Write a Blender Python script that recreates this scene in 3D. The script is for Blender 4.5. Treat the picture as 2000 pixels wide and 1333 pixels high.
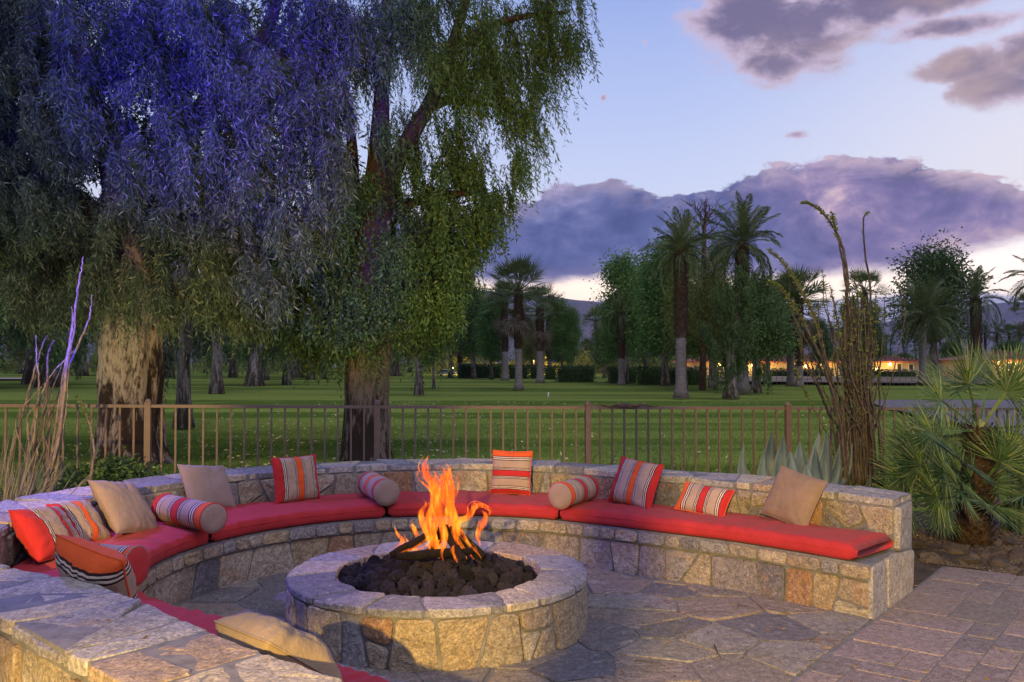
import bpy, bmesh, math, random
import numpy as np
from mathutils import Vector, Matrix, noise

S = bpy.context.scene
for o in list(bpy.data.objects):
    bpy.data.objects.remove(o)

# ------------------------------------------------------------------ camera
F, CX, CY, HC, YH = 1736.0, 1000.0, 666.5, 1.6, 708.0
PITCH = math.atan((YH - CY) / F)
cam_d = bpy.data.cameras.new('camera')
cam = bpy.data.objects.new('camera', cam_d)
S.collection.objects.link(cam)
cam.location = (0, 0, HC)
cam.rotation_euler = (math.pi / 2 + PITCH, 0, 0)
cam_d.sensor_width = 36
cam_d.lens = F / 2000 * 36
cam_d.clip_start = 0.05
cam_d.clip_end = 20000
S.camera = cam

def ray(px, py):
    a, b = (px - CX) / F, (CY - py) / F
    c, s = math.cos(PITCH), math.sin(PITCH)
    return Vector((a, c - b * s, s + b * c))

def P(px, py, Y):
    """point seen at a pixel of the photograph, at ground distance Y"""
    d = ray(px, py)
    return Vector((0, 0, HC)) + d * (Y / d.y)

def G(px, py, z=0.0):
    """point seen at a pixel, on the level plane z"""
    d = ray(px, py)
    return Vector((0, 0, HC)) + d * ((z - HC) / d.z)

def pix(p):
    v = Vector(p) - Vector((0, 0, HC))
    c, s = math.cos(PITCH), math.sin(PITCH)
    f = v.y * c + v.z * s
    u = -v.y * s + v.z * c
    return CX + F * v.x / f, CY - F * u / f

# ------------------------------------------------------------------ node helpers
def lin(r, g, b):
    return tuple(((c / 255) / 12.92 if c / 255 <= 0.04045 else ((c / 255 + 0.055) / 1.055) ** 2.4) for c in (r, g, b))

class NT:
    def __init__(s, tree):
        s.t = tree
        tree.nodes.clear()
    def n(s, kind, **kw):
        nd = s.t.nodes.new('ShaderNode' + kind)
        for k, v in kw.items():
            setattr(nd, k, v)
        return nd
    def put(s, sock, v):
        if v is None:
            return
        if hasattr(v, 'is_output') or isinstance(v, bpy.types.NodeSocket):
            s.t.links.new(v, sock)
        else:
            if isinstance(v, (tuple, list)) and len(v) == 3 and sock.type == 'RGBA':
                v = (*v, 1)
            sock.default_value = v
    def m(s, op, a, b=None, c=None, clamp=False):
        nd = s.n('Math', operation=op, use_clamp=clamp)
        for i, v in enumerate((a, b, c)):
            s.put(nd.inputs[i], v)
        return nd.outputs[0]
    def vm(s, op, a, b=None, scale=None):
        nd = s.n('VectorMath', operation=op)
        s.put(nd.inputs[0], a); s.put(nd.inputs[1], b)
        if scale is not None:
            s.put(nd.inputs['Scale'], scale)
        return nd.outputs[0]
    def noise(s, vec, scale, detail=4, rough=0.55, dist=0.0, col=False):
        nd = s.n('TexNoise')
        s.put(nd.inputs['Vector'], vec); s.put(nd.inputs['Scale'], scale)
        nd.inputs['Detail'].default_value = detail
        nd.inputs['Roughness'].default_value = rough
        nd.inputs['Distortion'].default_value = dist
        return nd.outputs['Color' if col else 'Fac']
    def ss(s, x, lo, hi, a=0.0, b=1.0, kind='SMOOTHSTEP'):
        nd = s.n('MapRange', interpolation_type=kind)
        for i, v in enumerate((x, lo, hi, a, b)):
            s.put(nd.inputs[i], v)
        return nd.outputs[0]
    def mix(s, f, a, b, blend='MIX'):
        nd = s.n('Mix', data_type='RGBA', blend_type=blend)
        s.put(nd.inputs[0], f); s.put(nd.inputs[6], a); s.put(nd.inputs[7], b)
        return nd.outputs[2]
    def ramp(s, f, stops, interp='LINEAR'):
        nd = s.n('ValToRGB')
        cr = nd.color_ramp
        cr.interpolation = interp
        while len(cr.elements) > 1:
            cr.elements.remove(cr.elements[0])
        cr.elements[0].position = stops[0][0]
        cr.elements[0].color = (*stops[0][1], 1)
        for p, c in stops[1:]:
            e = cr.elements.new(p)
            e.color = (*c, 1)
        s.put(nd.inputs[0], f)
        return nd.outputs[0]
    def scale(s, vec, x, y, z):
        nd = s.n('VectorMath', operation='MULTIPLY')
        s.put(nd.inputs[0], vec); nd.inputs[1].default_value = (x, y, z)
        return nd.outputs[0]

# ------------------------------------------------------------------ world
SUN_EL, SUN_AZ = math.radians(56), math.radians(158)   # azimuth clockwise from +Y
W = bpy.data.worlds.new('World')
S.world = W
W.use_nodes = True
n = NT(W.node_tree)
tc = n.n('TexCoord').outputs['Generated']
sep = n.n('SeparateXYZ'); n.put(sep.inputs[0], tc)
dx, dy, dz = sep.outputs
az = n.m('ARCTAN2', dx, dy)
hor = n.m('SQRT', n.m('ADD', n.m('MULTIPLY', dx, dx), n.m('MULTIPLY', dy, dy)))
el = n.m('DIVIDE', dz, n.m('MAXIMUM', hor, 0.001))
stv = n.scale(tc, 1.0, 1.0, 2.0)
n1 = n.noise(stv, 5.5, 8, 0.58, 0.3)
n2 = n.noise(stv, 16.0, 8, 0.6, 0.4)
n3 = n.noise(stv, 2.6, 5, 0.5)
# clear sky: pale at the horizon and towards the right, lavender blue above
base = n.ramp(el, [(0.0, lin(255, 232, 205)), (0.085, lin(255, 236, 216)), (0.13, lin(232, 230, 242)), (0.2, lin(205, 214, 243)),
                   (0.28, lin(184, 198, 238)), (0.42, lin(150, 170, 226)), (0.9, lin(96, 116, 186))])
rightness = n.ss(az, 0.15, 0.62)
base = n.mix(n.m('MULTIPLY', rightness, n.ss(el, 0.6, 0.1, 0.0, 0.75)), base, lin(250, 240, 236))
glow = n.n('CombineXYZ')
for i_ in range(3): n.put(glow.inputs[i_], n.ss(el, 0.17, 0.07, 1.0, (1.75, 1.65, 1.5)[i_]))
base = n.mix(1.0, base, glow.outputs[0], 'MULTIPLY')
# long cloud bank above the hills
topn = n.n('FloatCurve')
cm = topn.mapping
cv = cm.curves[0]
pts = [(0.0, .17), (0.12, .165), (0.171, .170), (0.2575, .193), (0.315, .203), (0.371, .194), (0.454, .206), (0.533, .212),
       (0.60, .216), (0.625, .217), (0.656, .203), (0.70, .190), (0.7225, .178), (1.0, .17)]
cv.points[0].location = pts[0]
cv.points[1].location = pts[-1]
for p in pts[1:-1]:
    cv.points.new(*p)
cm.update()
n.put(topn.inputs['Value'], n.ss(az, -0.2, 0.8, kind='LINEAR'))
vtop = topn.outputs[0]
puff = n.m('ADD', n.m('MULTIPLY', n.m('SUBTRACT', n1, 0.5), 0.06), n.m('ADD', n.m('MULTIPLY', n.m('SUBTRACT', n2, 0.5), 0.055), n.m('MULTIPLY', n.m('SUBTRACT', n.noise(stv, 48.0, 6, 0.6), 0.5), 0.02)))
dtop = n.m('SUBTRACT', n.m('ADD', vtop, puff), el)
mtop = n.ss(dtop, -0.0005, 0.0045)
vbot = n.m('ADD', 0.092, n.m('ADD', n.m('MULTIPLY', n.m('SUBTRACT', n1, 0.5), 0.06), n.ss(az, 0.40, 0.55, 0, 0.02)))
dbot = n.m('SUBTRACT', el, vbot)
mbot = n.ss(dbot, -0.006, 0.012)
bank = n.m('MULTIPLY', mtop, mbot)
warm = n.m('ADD', n.ss(az, 0.1, 0.45, 0.0, 0.45), n.m('MULTIPLY', n.m('SUBTRACT', n3, 0.5), 1.2))
n4 = n.noise(n.scale(tc, 1.0, 1.0, 1.7), 11.0, 10, 0.66, 0.9)
n5 = n.noise(n.scale(tc, 1.0, 1.0, 1.5), 34.0, 8, 0.62, 0.5)
bsh = n.m('ADD', n.m('MULTIPLY', n1, 0.42), n.m('ADD', n.m('MULTIPLY', n4, 0.38), n.m('MULTIPLY', n5, 0.20)))
cool = n.ramp(n.ss(bsh, 0.40, 0.61, kind='LINEAR'), [(0.0, lin(66, 72, 120)), (0.35, lin(86, 93, 145)), (0.6, lin(108, 112, 160)), (0.8, lin(140, 136, 182)), (1.0, lin(176, 166, 204))])
hot = n.ramp(n.ss(bsh, 0.40, 0.61, kind='LINEAR'), [(0.0, lin(92, 84, 126)), (0.35, lin(120, 106, 150)), (0.6, lin(146, 126, 164)), (0.8, lin(180, 152, 176)), (1.0, lin(220, 188, 192))])
bcol = n.mix(n.ss(warm, 0.0, 0.55), cool, hot)
rim = n.m('MULTIPLY', n.ss(dtop, 0.03, 0.0), n.ss(n2, 0.4, 0.62))
bcol = n.mix(n.m('MULTIPLY', rim, n.ss(az, 0.0, 0.5, 0.3, 0.85)), bcol, lin(226, 198, 204))
bcol = n.mix(n.ss(dbot, 0.03, 0.0, 0.0, 0.35), bcol, lin(176, 150, 176))
sky = n.mix(bank, base, bcol)
# low blue cloud lying on the hills
lowm = n.ss(n.m('SUBTRACT', el, n.m('ADD', 0.066, n.m('MULTIPLY', n.m('SUBTRACT', n1, 0.5), 0.05))), 0.004, -0.005, 0.0, 0.85)
sky = n.mix(lowm, sky, lin(140, 146, 192))
# broken clouds higher up
def blob(px, py, rx, ry):
    a0 = math.atan((px - CX) / F); v0 = (YH - py) / F * math.cos(a0)
    ex = n.m('DIVIDE', n.m('SUBTRACT', az, a0), rx / F)
    ey = n.m('DIVIDE', n.m('SUBTRACT', el, v0), ry / F)
    r2 = n.m('ADD', n.m('MULTIPLY', ex, ex), n.m('MULTIPLY', ey, ey))
    return n.m('EXPONENT', n.m('MULTIPLY', r2, -1.0))
acc = None
for b in [(1480, 10, 130, 105), (1570, 50, 110, 95), (1690, 0, 150, 66), (1520, 120, 70, 42), (1850, -15, 150, 42), (1895, 125, 85, 38), (1955, 160, 95, 42),
          (2010, 110, 50, 60), (1880, 45, 120, 25)]:
    q = blob(*b)
    acc = q if acc is None else n.m('MAXIMUM', acc, q)
for b, wgt in [((1560, 262, 30, 10), 0.62), ((1050, 280, 22, 9), 0.62), ((1180, 188, 8, 9), 0.5), ((1262, 78, 8, 8), 0.5)]:
    acc = n.m('MAXIMUM', acc, n.m('MULTIPLY', blob(*b), wgt))
far = n.m('MULTIPLY', n.ss(el, 0.45, 0.8), n.ss(n3, 0.45, 0.62, 0.0, 0.8))
acc = n.m('MAXIMUM', acc, far)
wob = n.m('MULTIPLY', n.m('SUBTRACT', n.m('ADD', n.m('MULTIPLY', n1, 0.5), n.m('MULTIPLY', n2, 0.5)), 0.5), 2.0)
dens = n.m('ADD', acc, n.m('MULTIPLY', wob, n.m('MINIMUM', n.m('MULTIPLY', acc, 2.5), 1.0)))
dens = n.m('ADD', dens, n.m('MULTIPLY', n.m('SUBTRACT', n5, 0.5), n.m('MINIMUM', n.m('MULTIPLY', acc, 1.6), 0.7)))
mc = n.ss(dens, 0.22, 0.60, 0.0, 0.95)
ccol = n.mix(n.ss(dens, 0.42, 0.88), lin(204, 182, 204), lin(112, 100, 130))
ccol = n.mix(n.m('MULTIPLY', n.ss(n.m('ADD', az, n.m('MULTIPLY', n1, 0.3)), 0.4, 0.58), n.ss(n1, 0.35, 0.6)), ccol, lin(178, 152, 152))
sky = n.mix(mc, sky, ccol)
# ground side of the world: dull
sky = n.mix(n.ss(el, 0.0, -0.03), sky, lin(70, 76, 66))
bg = n.n('Background'); n.put(bg.inputs[0], sky); bg.inputs[1].default_value = 1.08
nish = n.n('TexSky', sky_type='NISHITA'); nish.sun_disc = False
nish.sun_elevation = SUN_EL; nish.sun_rotation = SUN_AZ
bg2 = n.n('Background'); n.put(bg2.inputs[0], nish.outputs[0]); bg2.inputs[1].default_value = 0.004
add = n.n('AddShader'); n.put(add.inputs[0], bg.outputs[0]); n.put(add.inputs[1], bg2.outputs[0])
out = n.n('OutputWorld'); n.put(out.inputs[0], add.outputs[0])

# ------------------------------------------------------------------ sun (soft dusk light) and lamps
def link(o):
    S.collection.objects.link(o)
    return o

sd = bpy.data.lights.new('sun', 'SUN')
sd.energy = 1.1
sd.angle = math.radians(35)
sd.color = (0.86, 0.82, 1.0)
so = link(bpy.data.objects.new('sun', sd))
_d = Vector((math.sin(SUN_AZ) * math.cos(SUN_EL), math.cos(SUN_AZ) * math.cos(SUN_EL), math.sin(SUN_EL)))
so.rotation_euler = _d.to_track_quat('Z', 'Y').to_euler()

def spot(name, loc, target, energy, color, angle, blend=0.4, size=0.05):
    l = bpy.data.lights.new(name, 'SPOT')
    l.energy = energy; l.color = color; l.spot_size = math.radians(angle); l.spot_blend = blend
    l.shadow_soft_size = size
    o = link(bpy.data.objects.new(name, l))
    o.location = loc
    o.rotation_euler = (Vector(loc) - Vector(target)).to_track_quat('Z', 'Y').to_euler()
    return o

def point(name, loc, energy, color, size=0.1):
    l = bpy.data.lights.new(name, 'POINT')
    l.energy = energy; l.color = color; l.shadow_soft_size = size
    o = link(bpy.data.objects.new(name, l)); o.location = loc
    return o

LAMP = (-1.3, -4.0, 2.95)
spot('patio_lamp_light', LAMP, (0.3, 6.0, 0.2), 7200, (1.0, 0.64, 0.15), 70, 0.5, 0.05)
BLUE = (-3.4, -1.2, 1.5)
spot('blue_flood_light', BLUE, P(450, 90, 13.6), 56000, (0.03, 0.012, 1.0), 25, 1.0, 0.08)
spot('blue_side_flood_light', BLUE, P(200, 120, 13.6), 8000, (0.05, 0.06, 1.0), 26, 1.0, 0.08)
spot('blue_accent_light', (-4.1, -0.6, 1.2), P(150, 560, 7.0), 13000, (0.03, 0.03, 1.0), 11.5, 0.5, 0.03)
UPL = [((-8.2, 11.6, 0.3), (-6.4, 14.4, 3.6), 200), ((-1.3, 11.2, 0.3), (-3.0, 15.2, 5.0), 260), ((-4.6, 10.2, 0.3), (-4.6, 15.0, 5.5), 260), ((0.3, 12.0, .3), (-0.6, 15.2, 6), 260)]
for p_, t_, e_ in UPL: spot('tree_uplight', p_, t_, e_, (0.92, 0.92, 0.46), 85, 0.9, 0.08)
spot('violet_flood_light', (-4.3, 7.0, 2.7), (-0.4, 4.6, 0.3), 620, (0.24, 0.15, 1.0), 95, 0.8, 0.15)

S.view_settings.view_transform = 'Standard'
S.view_settings.look = 'None'
S.view_settings.exposure = 0.08
S.view_settings.gamma = 1.0
S.view_settings.use_curve_mapping = False
S.render.engine = 'CYCLES'
S.cycles.use_denoising = True
S.cycles.max_bounces = 6
S.cycles.transparent_max_bounces = 12
S.cycles.volume_bounces = 0
S.cycles.sample_clamp_indirect = 3.0
S.cycles.use_adaptive_sampling = True
S.cycles.adaptive_threshold = 0.015

# ------------------------------------------------------------------ object helpers
def tag(o, label=None, cat=None, group=None, kind=None):
    if label: o['label'] = label
    if cat: o['category'] = cat
    if group: o['group'] = group
    if kind: o['kind'] = kind
    return o

def thing(name, label, cat, loc=(0, 0, 0), rot=(0, 0, 0), group=None):
    o = link(bpy.data.objects.new(name, None))
    o.location = loc; o.rotation_euler = rot
    o.empty_display_size = 0.1
    return tag(o, label, cat, group)

def part(name, me, mat, parent=None, world=False):
    """link one mesh object; world=True: its vertices are world coordinates and parent is an unrotated empty"""
    o = link(bpy.data.objects.new(name, me))
    if mat is not None and len(me.materials) == 0:
        me.materials.append(mat)
    if parent is not None:
        o.parent = parent
        if world:
            o.matrix_parent_inverse = Matrix.Translation(-Vector(parent.location))
    return o

def dup(root, loc, rot=None, scale=None, label=None, group=None):
    r = root.copy(); link(r); r.location = loc
    if rot is not None: r.rotation_euler = rot
    if scale is not None: r.scale = scale if hasattr(scale, '__len__') else (scale,) * 3
    if label: r['label'] = label
    if group: r['group'] = group
    for ch in root.children:
        c = ch.copy(); link(c); c.parent = r
        for g in ch.children:
            d = g.copy(); link(d); d.parent = c
    return r

def mesh(name, verts, faces, smooth=False, mat=None):
    me = bpy.data.meshes.new(name)
    me.from_pydata([tuple(v) for v in verts], [], [tuple(f) for f in faces])
    if smooth:
        me.polygons.foreach_set('use_smooth', [True] * len(me.polygons))
    if mat: me.materials.append(mat)
    me.update()
    return me

def quads_mesh(name, V, mat=None, nv=4):
    """V: (n, nv, 3) array, one face each"""
    V = np.asarray(V, dtype=np.float32)
    k = V.shape[0]
    me = bpy.data.meshes.new(name)
    me.vertices.add(k * nv)
    me.vertices.foreach_set('co', V.reshape(-1))
    me.loops.add(k * nv)
    me.loops.foreach_set('vertex_index', np.arange(k * nv, dtype=np.int32))
    me.polygons.add(k)
    me.polygons.foreach_set('loop_start', np.arange(0, k * nv, nv, dtype=np.int32))
    me.update(calc_edges=True)
    if mat: me.materials.append(mat)
    return me

def box_geo(V, Fc, x0, x1, y0, y1, z0, z1, M=None):
    b = len(V)
    for z in (z0, z1):
        for (x, y) in ((x0, y0), (x1, y0), (x1, y1), (x0, y1)):
            v = Vector((x, y, z))
            V.append(M @ v if M is not None else v)
    for f in ((0, 3, 2, 1), (4, 5, 6, 7), (0, 1, 5, 4), (1, 2, 6, 5), (2, 3, 7, 6), (3, 0, 4, 7)):
        Fc.append([b + i for i in f])

def tube_geo(V, Fc, pts, radii, seg=8, cap=True, jit=None, flat=1.0, side=None):
    """tapered tube along a polyline"""
    pts = [Vector(p) for p in pts]
    b = len(V)
    k = len(pts)
    up = Vector((0.13, 0.27, 1)).normalized()
    ref = None
    for i, p in enumerate(pts):
        t = (pts[min(i + 1, k - 1)] - pts[max(i - 1, 0)]).normalized()
        if ref is None:
            ref = side.copy() if side is not None else (t.cross(Vector((0.3, 1, 0.2)))).normalized()
        ref = (ref - t * ref.dot(t)).normalized()
        bi = t.cross(ref)
        for j in range(seg):
            a = 2 * math.pi * j / seg
            r = radii[i]
            if jit: r *= jit(i, j, a, p)
            V.append(p + ref * (math.cos(a) * r) + bi * (math.sin(a) * r * flat))
    for i in range(k - 1):
        for j in range(seg):
            j2 = (j + 1) % seg
            Fc.append((b + i * seg + j, b + i * seg + j2, b + (i + 1) * seg + j2, b + (i + 1) * seg + j))
    if cap:
        Fc.append([b + j for j in range(seg)][::-1])
        Fc.append([b + (k - 1) * seg + j for j in range(seg)])

def tube(name, pts, radii, mat, seg=8, parent=None, smooth=True, world=False, **kw):
    V, Fc = [], []
    tube_geo(V, Fc, pts, radii, seg, **kw)
    return part(name, mesh(name, V, Fc, smooth), mat, parent, world)

def catmull(pts, per=8):
    pts = [Vector(p) for p in pts]
    q = [pts[0] * 2 - pts[1]] + pts + [pts[-1] * 2 - pts[-2]]
    res = []
    for i in range(1, len(q) - 2):
        for k in range(per):
            t = k / per
            a, b, c, d = q[i - 1], q[i], q[i + 1], q[i + 2]
            res.append(0.5 * ((2 * b) + (c - a) * t + (2 * a - 5 * b + 4 * c - d) * t * t + (3 * b - a - 3 * c + d) * t ** 3))
    res.append(pts[-1])
    return res
# ------------------------------------------------------------------ materials
def new_mat(name):
    m = bpy.data.materials.new(name)
    m.use_nodes = True
    return m, NT(m.node_tree)

def finish(n, col, rough=0.85, bump=None, bstr=0.3, bdist=0.01, spec=0.3, extra=None, sheen=None):
    b = n.n('BsdfPrincipled')
    n.put(b.inputs['Base Color'], col)
    n.put(b.inputs['Roughness'], rough)
    b.inputs['Specular IOR Level'].default_value = spec
    if sheen: b.inputs['Sheen Weight'].default_value = sheen
    if bump is not None:
        bp = n.n('Bump'); bp.inputs['Strength'].default_value = bstr; bp.inputs['Distance'].default_value = bdist
        n.put(bp.inputs['Height'], bump)
        n.put(b.inputs['Normal'], bp.outputs[0])
    o = n.n('OutputMaterial')
    n.put(o.inputs['Surface'], b.outputs[0])
    return b

def stone_mat(name, palette, rust=0.5, rustcol=(0.30, 0.14, 0.05), bstr=0.9, streak=1.0, dark=(0.10, 0.095, 0.10), scale=1.0):
    m, n = new_mat(name)
    tc = n.n('TexCoord').outputs['Object']
    rnd = n.n('ObjectInfo').outputs['Random']
    off = n.n('CombineXYZ')
    n.put(off.inputs[0], n.m('MULTIPLY', rnd, 37.0)); n.put(off.inputs[1], n.m('MULTIPLY', rnd, 91.0)); n.put(off.inputs[2], n.m('MULTIPLY', rnd, 53.0))
    v = n.vm('ADD', tc, off.outputs[0])
    rot = n.n('VectorRotate', rotation_type='EULER_XYZ')
    n.put(rot.inputs['Vector'], v)
    rr = n.n('CombineXYZ'); n.put(rr.inputs[2], n.m('MULTIPLY', rnd, 40.0)); n.put(rr.inputs[0], n.m('MULTIPLY', rnd, 15.0))
    n.put(rot.inputs['Rotation'], rr.outputs[0])
    stv = n.scale(rot.outputs[0], 1.0, 3.6, 2.4)
    big = n.noise(v, 5 * scale, 5, 0.6, 0.5)
    stk = n.noise(stv, 9 * scale, 7, 0.68, 0.9)
    grain = n.noise(v, 85, 6, 0.7)
    mid = n.noise(v, 28, 6, 0.65)
    k = len(palette)
    col = n.ramp(n.m('FRACT', n.m('MULTIPLY', rnd, 7.31)), [((i + 0.0) / k, c) for i, c in enumerate(palette)], 'CONSTANT')
    # rust and ochre veins
    rm = n.m('MULTIPLY', n.ss(n.m('ADD', n.m('MULTIPLY', big, 0.6), n.m('MULTIPLY', stk, 0.4)), 0.48, 0.66), n.ss(n.m('FRACT', n.m('MULTIPLY', rnd, 3.7)), 0.2, 0.9, 0.15, 1.0))
    col = n.mix(n.m('MULTIPLY', rm, rust), col, rustcol)
    dk = n.m('MULTIPLY', n.ss(stk, 0.5, 0.36), 0.45 * streak)
    col = n.mix(dk, col, dark)
    lt = n.m('MULTIPLY', n.ss(stk, 0.55, 0.68), 0.35 * streak)
    col = n.mix(lt, col, (0.52, 0.49, 0.45))
    g = n.ss(grain, 0.3, 0.72, 0.45, 1.5, 'LINEAR')
    g2 = n.ss(mid, 0.3, 0.7, 0.66, 1.3, 'LINEAR')
    mul = n.m('MULTIPLY', g, g2)
    cc = n.n('CombineXYZ')
    for i in range(3): n.put(cc.inputs[i], mul)
    col = n.mix(1.0, col, cc.outputs[0], 'MULTIPLY')
    h = n.m('ADD', n.m('MULTIPLY', mid, 0.6), n.m('ADD', n.m('MULTIPLY', stk, 0.8), n.m('MULTIPLY', grain, 0.4)))
    finish(n, col, 0.88, h, bstr, 0.02, 0.25)
    return m

TAN = [(0.33, 0.27, 0.19), (0.24, 0.23, 0.23), (0.33, 0.26, 0.16), (0.15, 0.145, 0.16), (0.30, 0.25, 0.18), (0.37, 0.33, 0.25), (0.21, 0.19, 0.20), (0.30, 0.18, 0.10), (0.36, 0.31, 0.24), (0.26, 0.22, 0.17)]
GREY = [(0.30, 0.28, 0.26), (0.18, 0.178, 0.19), (0.42, 0.36, 0.27), (0.33, 0.25, 0.18), (0.28, 0.27, 0.27), (0.38, 0.34, 0.29), (0.31, 0.29, 0.29), (0.35, 0.33, 0.31), (0.26, 0.25, 0.26)]
FLAG = [(0.20, 0.17, 0.14), (0.14, 0.13, 0.125), (0.23, 0.185, 0.14), (0.18, 0.16, 0.14), (0.125, 0.12, 0.125), (0.22, 0.20, 0.17)]
M = {}
M['wall_stone'] = stone_mat('quartzite_wall_stone', TAN, 0.75, (0.27, 0.13, 0.045), 1.0)
M['cap_stone'] = stone_mat('quartzite_cap_stone', GREY, 0.4, (0.30, 0.19, 0.10), 0.8)
M['flag_stone'] = stone_mat('flagstone', FLAG, 0.35, (0.24, 0.15, 0.09), 0.5, 0.8, (0.09, 0.08, 0.075), 0.6)
M['paver'] = stone_mat('concrete_paver', [(0.22, 0.175, 0.16), (0.19, 0.155, 0.145), (0.24, 0.19, 0.165), (0.175, 0.15, 0.14)], 0.15, (0.25, 0.17, 0.12), 0.25, 0.5, (0.13, 0.11, 0.105), 0.7)
M['rock'] = stone_mat('garden_rock', [(0.09, 0.072, 0.062), (0.12, 0.095, 0.08), (0.06, 0.05, 0.045), (0.15, 0.12, 0.10)], 0.3, (0.16, 0.09, 0.05), 0.8)

def simple(name, c1, c2, scale=8, rough=0.9, bstr=0.4, bdist=0.01, detail=6, spec=0.2, stretch=(1, 1, 1), c3=None, fine=60, perobj=0.0):
    m, n = new_mat(name)
    tc = n.n('TexCoord').outputs['Object']
    v = n.scale(tc, *stretch)
    a = n.noise(v, scale, detail, 0.62, 0.3)
    b = n.noise(v, fine, 5, 0.65)
    f = n.ss(n.m('ADD', n.m('MULTIPLY', a, 0.7), n.m('MULTIPLY', b, 0.3)), 0.36, 0.64, kind='LINEAR')
    col = n.mix(f, c1, c2)
    if c3:
        col = n.mix(n.ss(n.noise(v, scale * 0.3, 4), 0.5, 0.62, 0, 0.8), col, c3)
    if perobj:
        rnd = n.n('ObjectInfo').outputs['Random']
        hs = n.n('HueSaturation'); n.put(hs.inputs['Color'], col)
        n.put(hs.inputs['Value'], n.ss(rnd, 0, 1, 1 - perobj, 1 + perobj, 'LINEAR'))
        n.put(hs.inputs['Hue'], n.ss(n.m('FRACT', n.m('MULTIPLY', rnd, 5.3)), 0, 1, 0.5 - perobj * 0.05, 0.5 + perobj * 0.04, 'LINEAR'))
        col = hs.outputs[0]
    h = n.m('ADD', a, n.m('MULTIPLY', b, 0.35))
    finish(n, col, rough, h, bstr, bdist, spec)
    return m

M['mortar'] = simple('mortar', (0.10, 0.10, 0.105), (0.19, 0.185, 0.19), 12, 0.95, 0.5, 0.006)
M['soil'] = simple('garden_soil', (0.035, 0.028, 0.022), (0.10, 0.078, 0.06), 6, 0.95, 1.0, 0.03, fine=40, c3=(0.06, 0.048, 0.038))
M['gravel_path'] = simple('cart_path_gravel', (0.13, 0.115, 0.11), (0.22, 0.20, 0.19), 3, 0.95, 0.6, 0.02, fine=30)
M['sand'] = simple('bunker_sand', (0.30, 0.25, 0.2), (0.4, 0.34, 0.28), 3)
M['lava'] = simple('lava_rock', (0.003, 0.003, 0.005), (0.042, 0.040, 0.056), 18, 0.95, 1.0, 0.02, fine=70, c3=(0.045, 0.026, 0.034), perobj=0.7)
M['log'] = simple('charred_log', (0.002, 0.002, 0.002), (0.012, 0.008, 0.007), 14, 0.95, 1.0, 0.02, stretch=(1, 1, 0.2))
M['iron'] = simple('painted_fence_iron', (0.095, 0.064, 0.054), (0.125, 0.086, 0.072), 20, 0.55, 0.1, 0.002, spec=0.4)
M['terracotta'] = simple('clay_tile', (0.22, 0.085, 0.06), (0.33, 0.14, 0.10), 3, 0.9, 0.3, 0.02, perobj=0.1)
M['stucco'] = simple('house_stucco', (0.42, 0.35, 0.26), (0.48, 0.41, 0.31), 3, 0.95, 0.2)
M['white_paint'] = simple('white_paint', (0.55, 0.56, 0.58), (0.66, 0.66, 0.68), 3, 0.6, 0.05)
M['dark_glass'] = simple('dark_window_glass', (0.02, 0.022, 0.03), (0.03, 0.03, 0.04), 3, 0.15, 0.0, spec=0.5)
M['dead_wood'] = simple('dead_wood', (0.05, 0.03, 0.022), (0.14, 0.085, 0.06), 8, 0.95, 1.0, 0.01, stretch=(1, 1, 0.3))
M['twig'] = simple('twig', (0.05, 0.035, 0.026), (0.13, 0.09, 0.065), 20)
M['bush_soil'] = M['soil']
M['hill'] = simple('desert_hill_rock', (0.09, 0.075, 0.075), (0.19, 0.15, 0.14), 0.004, 1.0, 0.0, detail=10, fine=0.02)

def lawn_mat():
    m, n = new_mat('mown_lawn')
    tc = n.n('TexCoord').outputs['Object']
    sp = n.n('SeparateXYZ'); n.put(sp.inputs[0], tc)
    band = n.noise(n.scale(tc, 0.012, 0.16, 1), 1.0, 3, 0.6)
    patch = n.noise(tc, 0.35, 5, 0.6)
    fine = n.noise(n.scale(tc, 1, 0.6, 1), 18, 6, 0.75)
    far = n.ss(sp.outputs[1], 26, 48)
    col = n.mix(n.ss(band, 0.44, 0.54), (0.085, 0.140, 0.020), (0.215, 0.275, 0.048))
    col = n.mix(n.ss(patch, 0.45, 0.65, 0, 0.45), col, (0.20, 0.25, 0.045))
    col = n.mix(n.m('MULTIPLY', far, 0.35), col, (0.11, 0.14, 0.04))
    g = n.ss(fine, 0.3, 0.7, 0.55, 1.4, 'LINEAR')
    cc = n.n('CombineXYZ')
    for i in range(3): n.put(cc.inputs[i], g)
    col = n.mix(1.0, col, cc.outputs[0], 'MULTIPLY')
    finish(n, col, 1.0, fine, 0.8, 0.03, 0.0)
    return m
M['lawn'] = lawn_mat()

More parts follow.
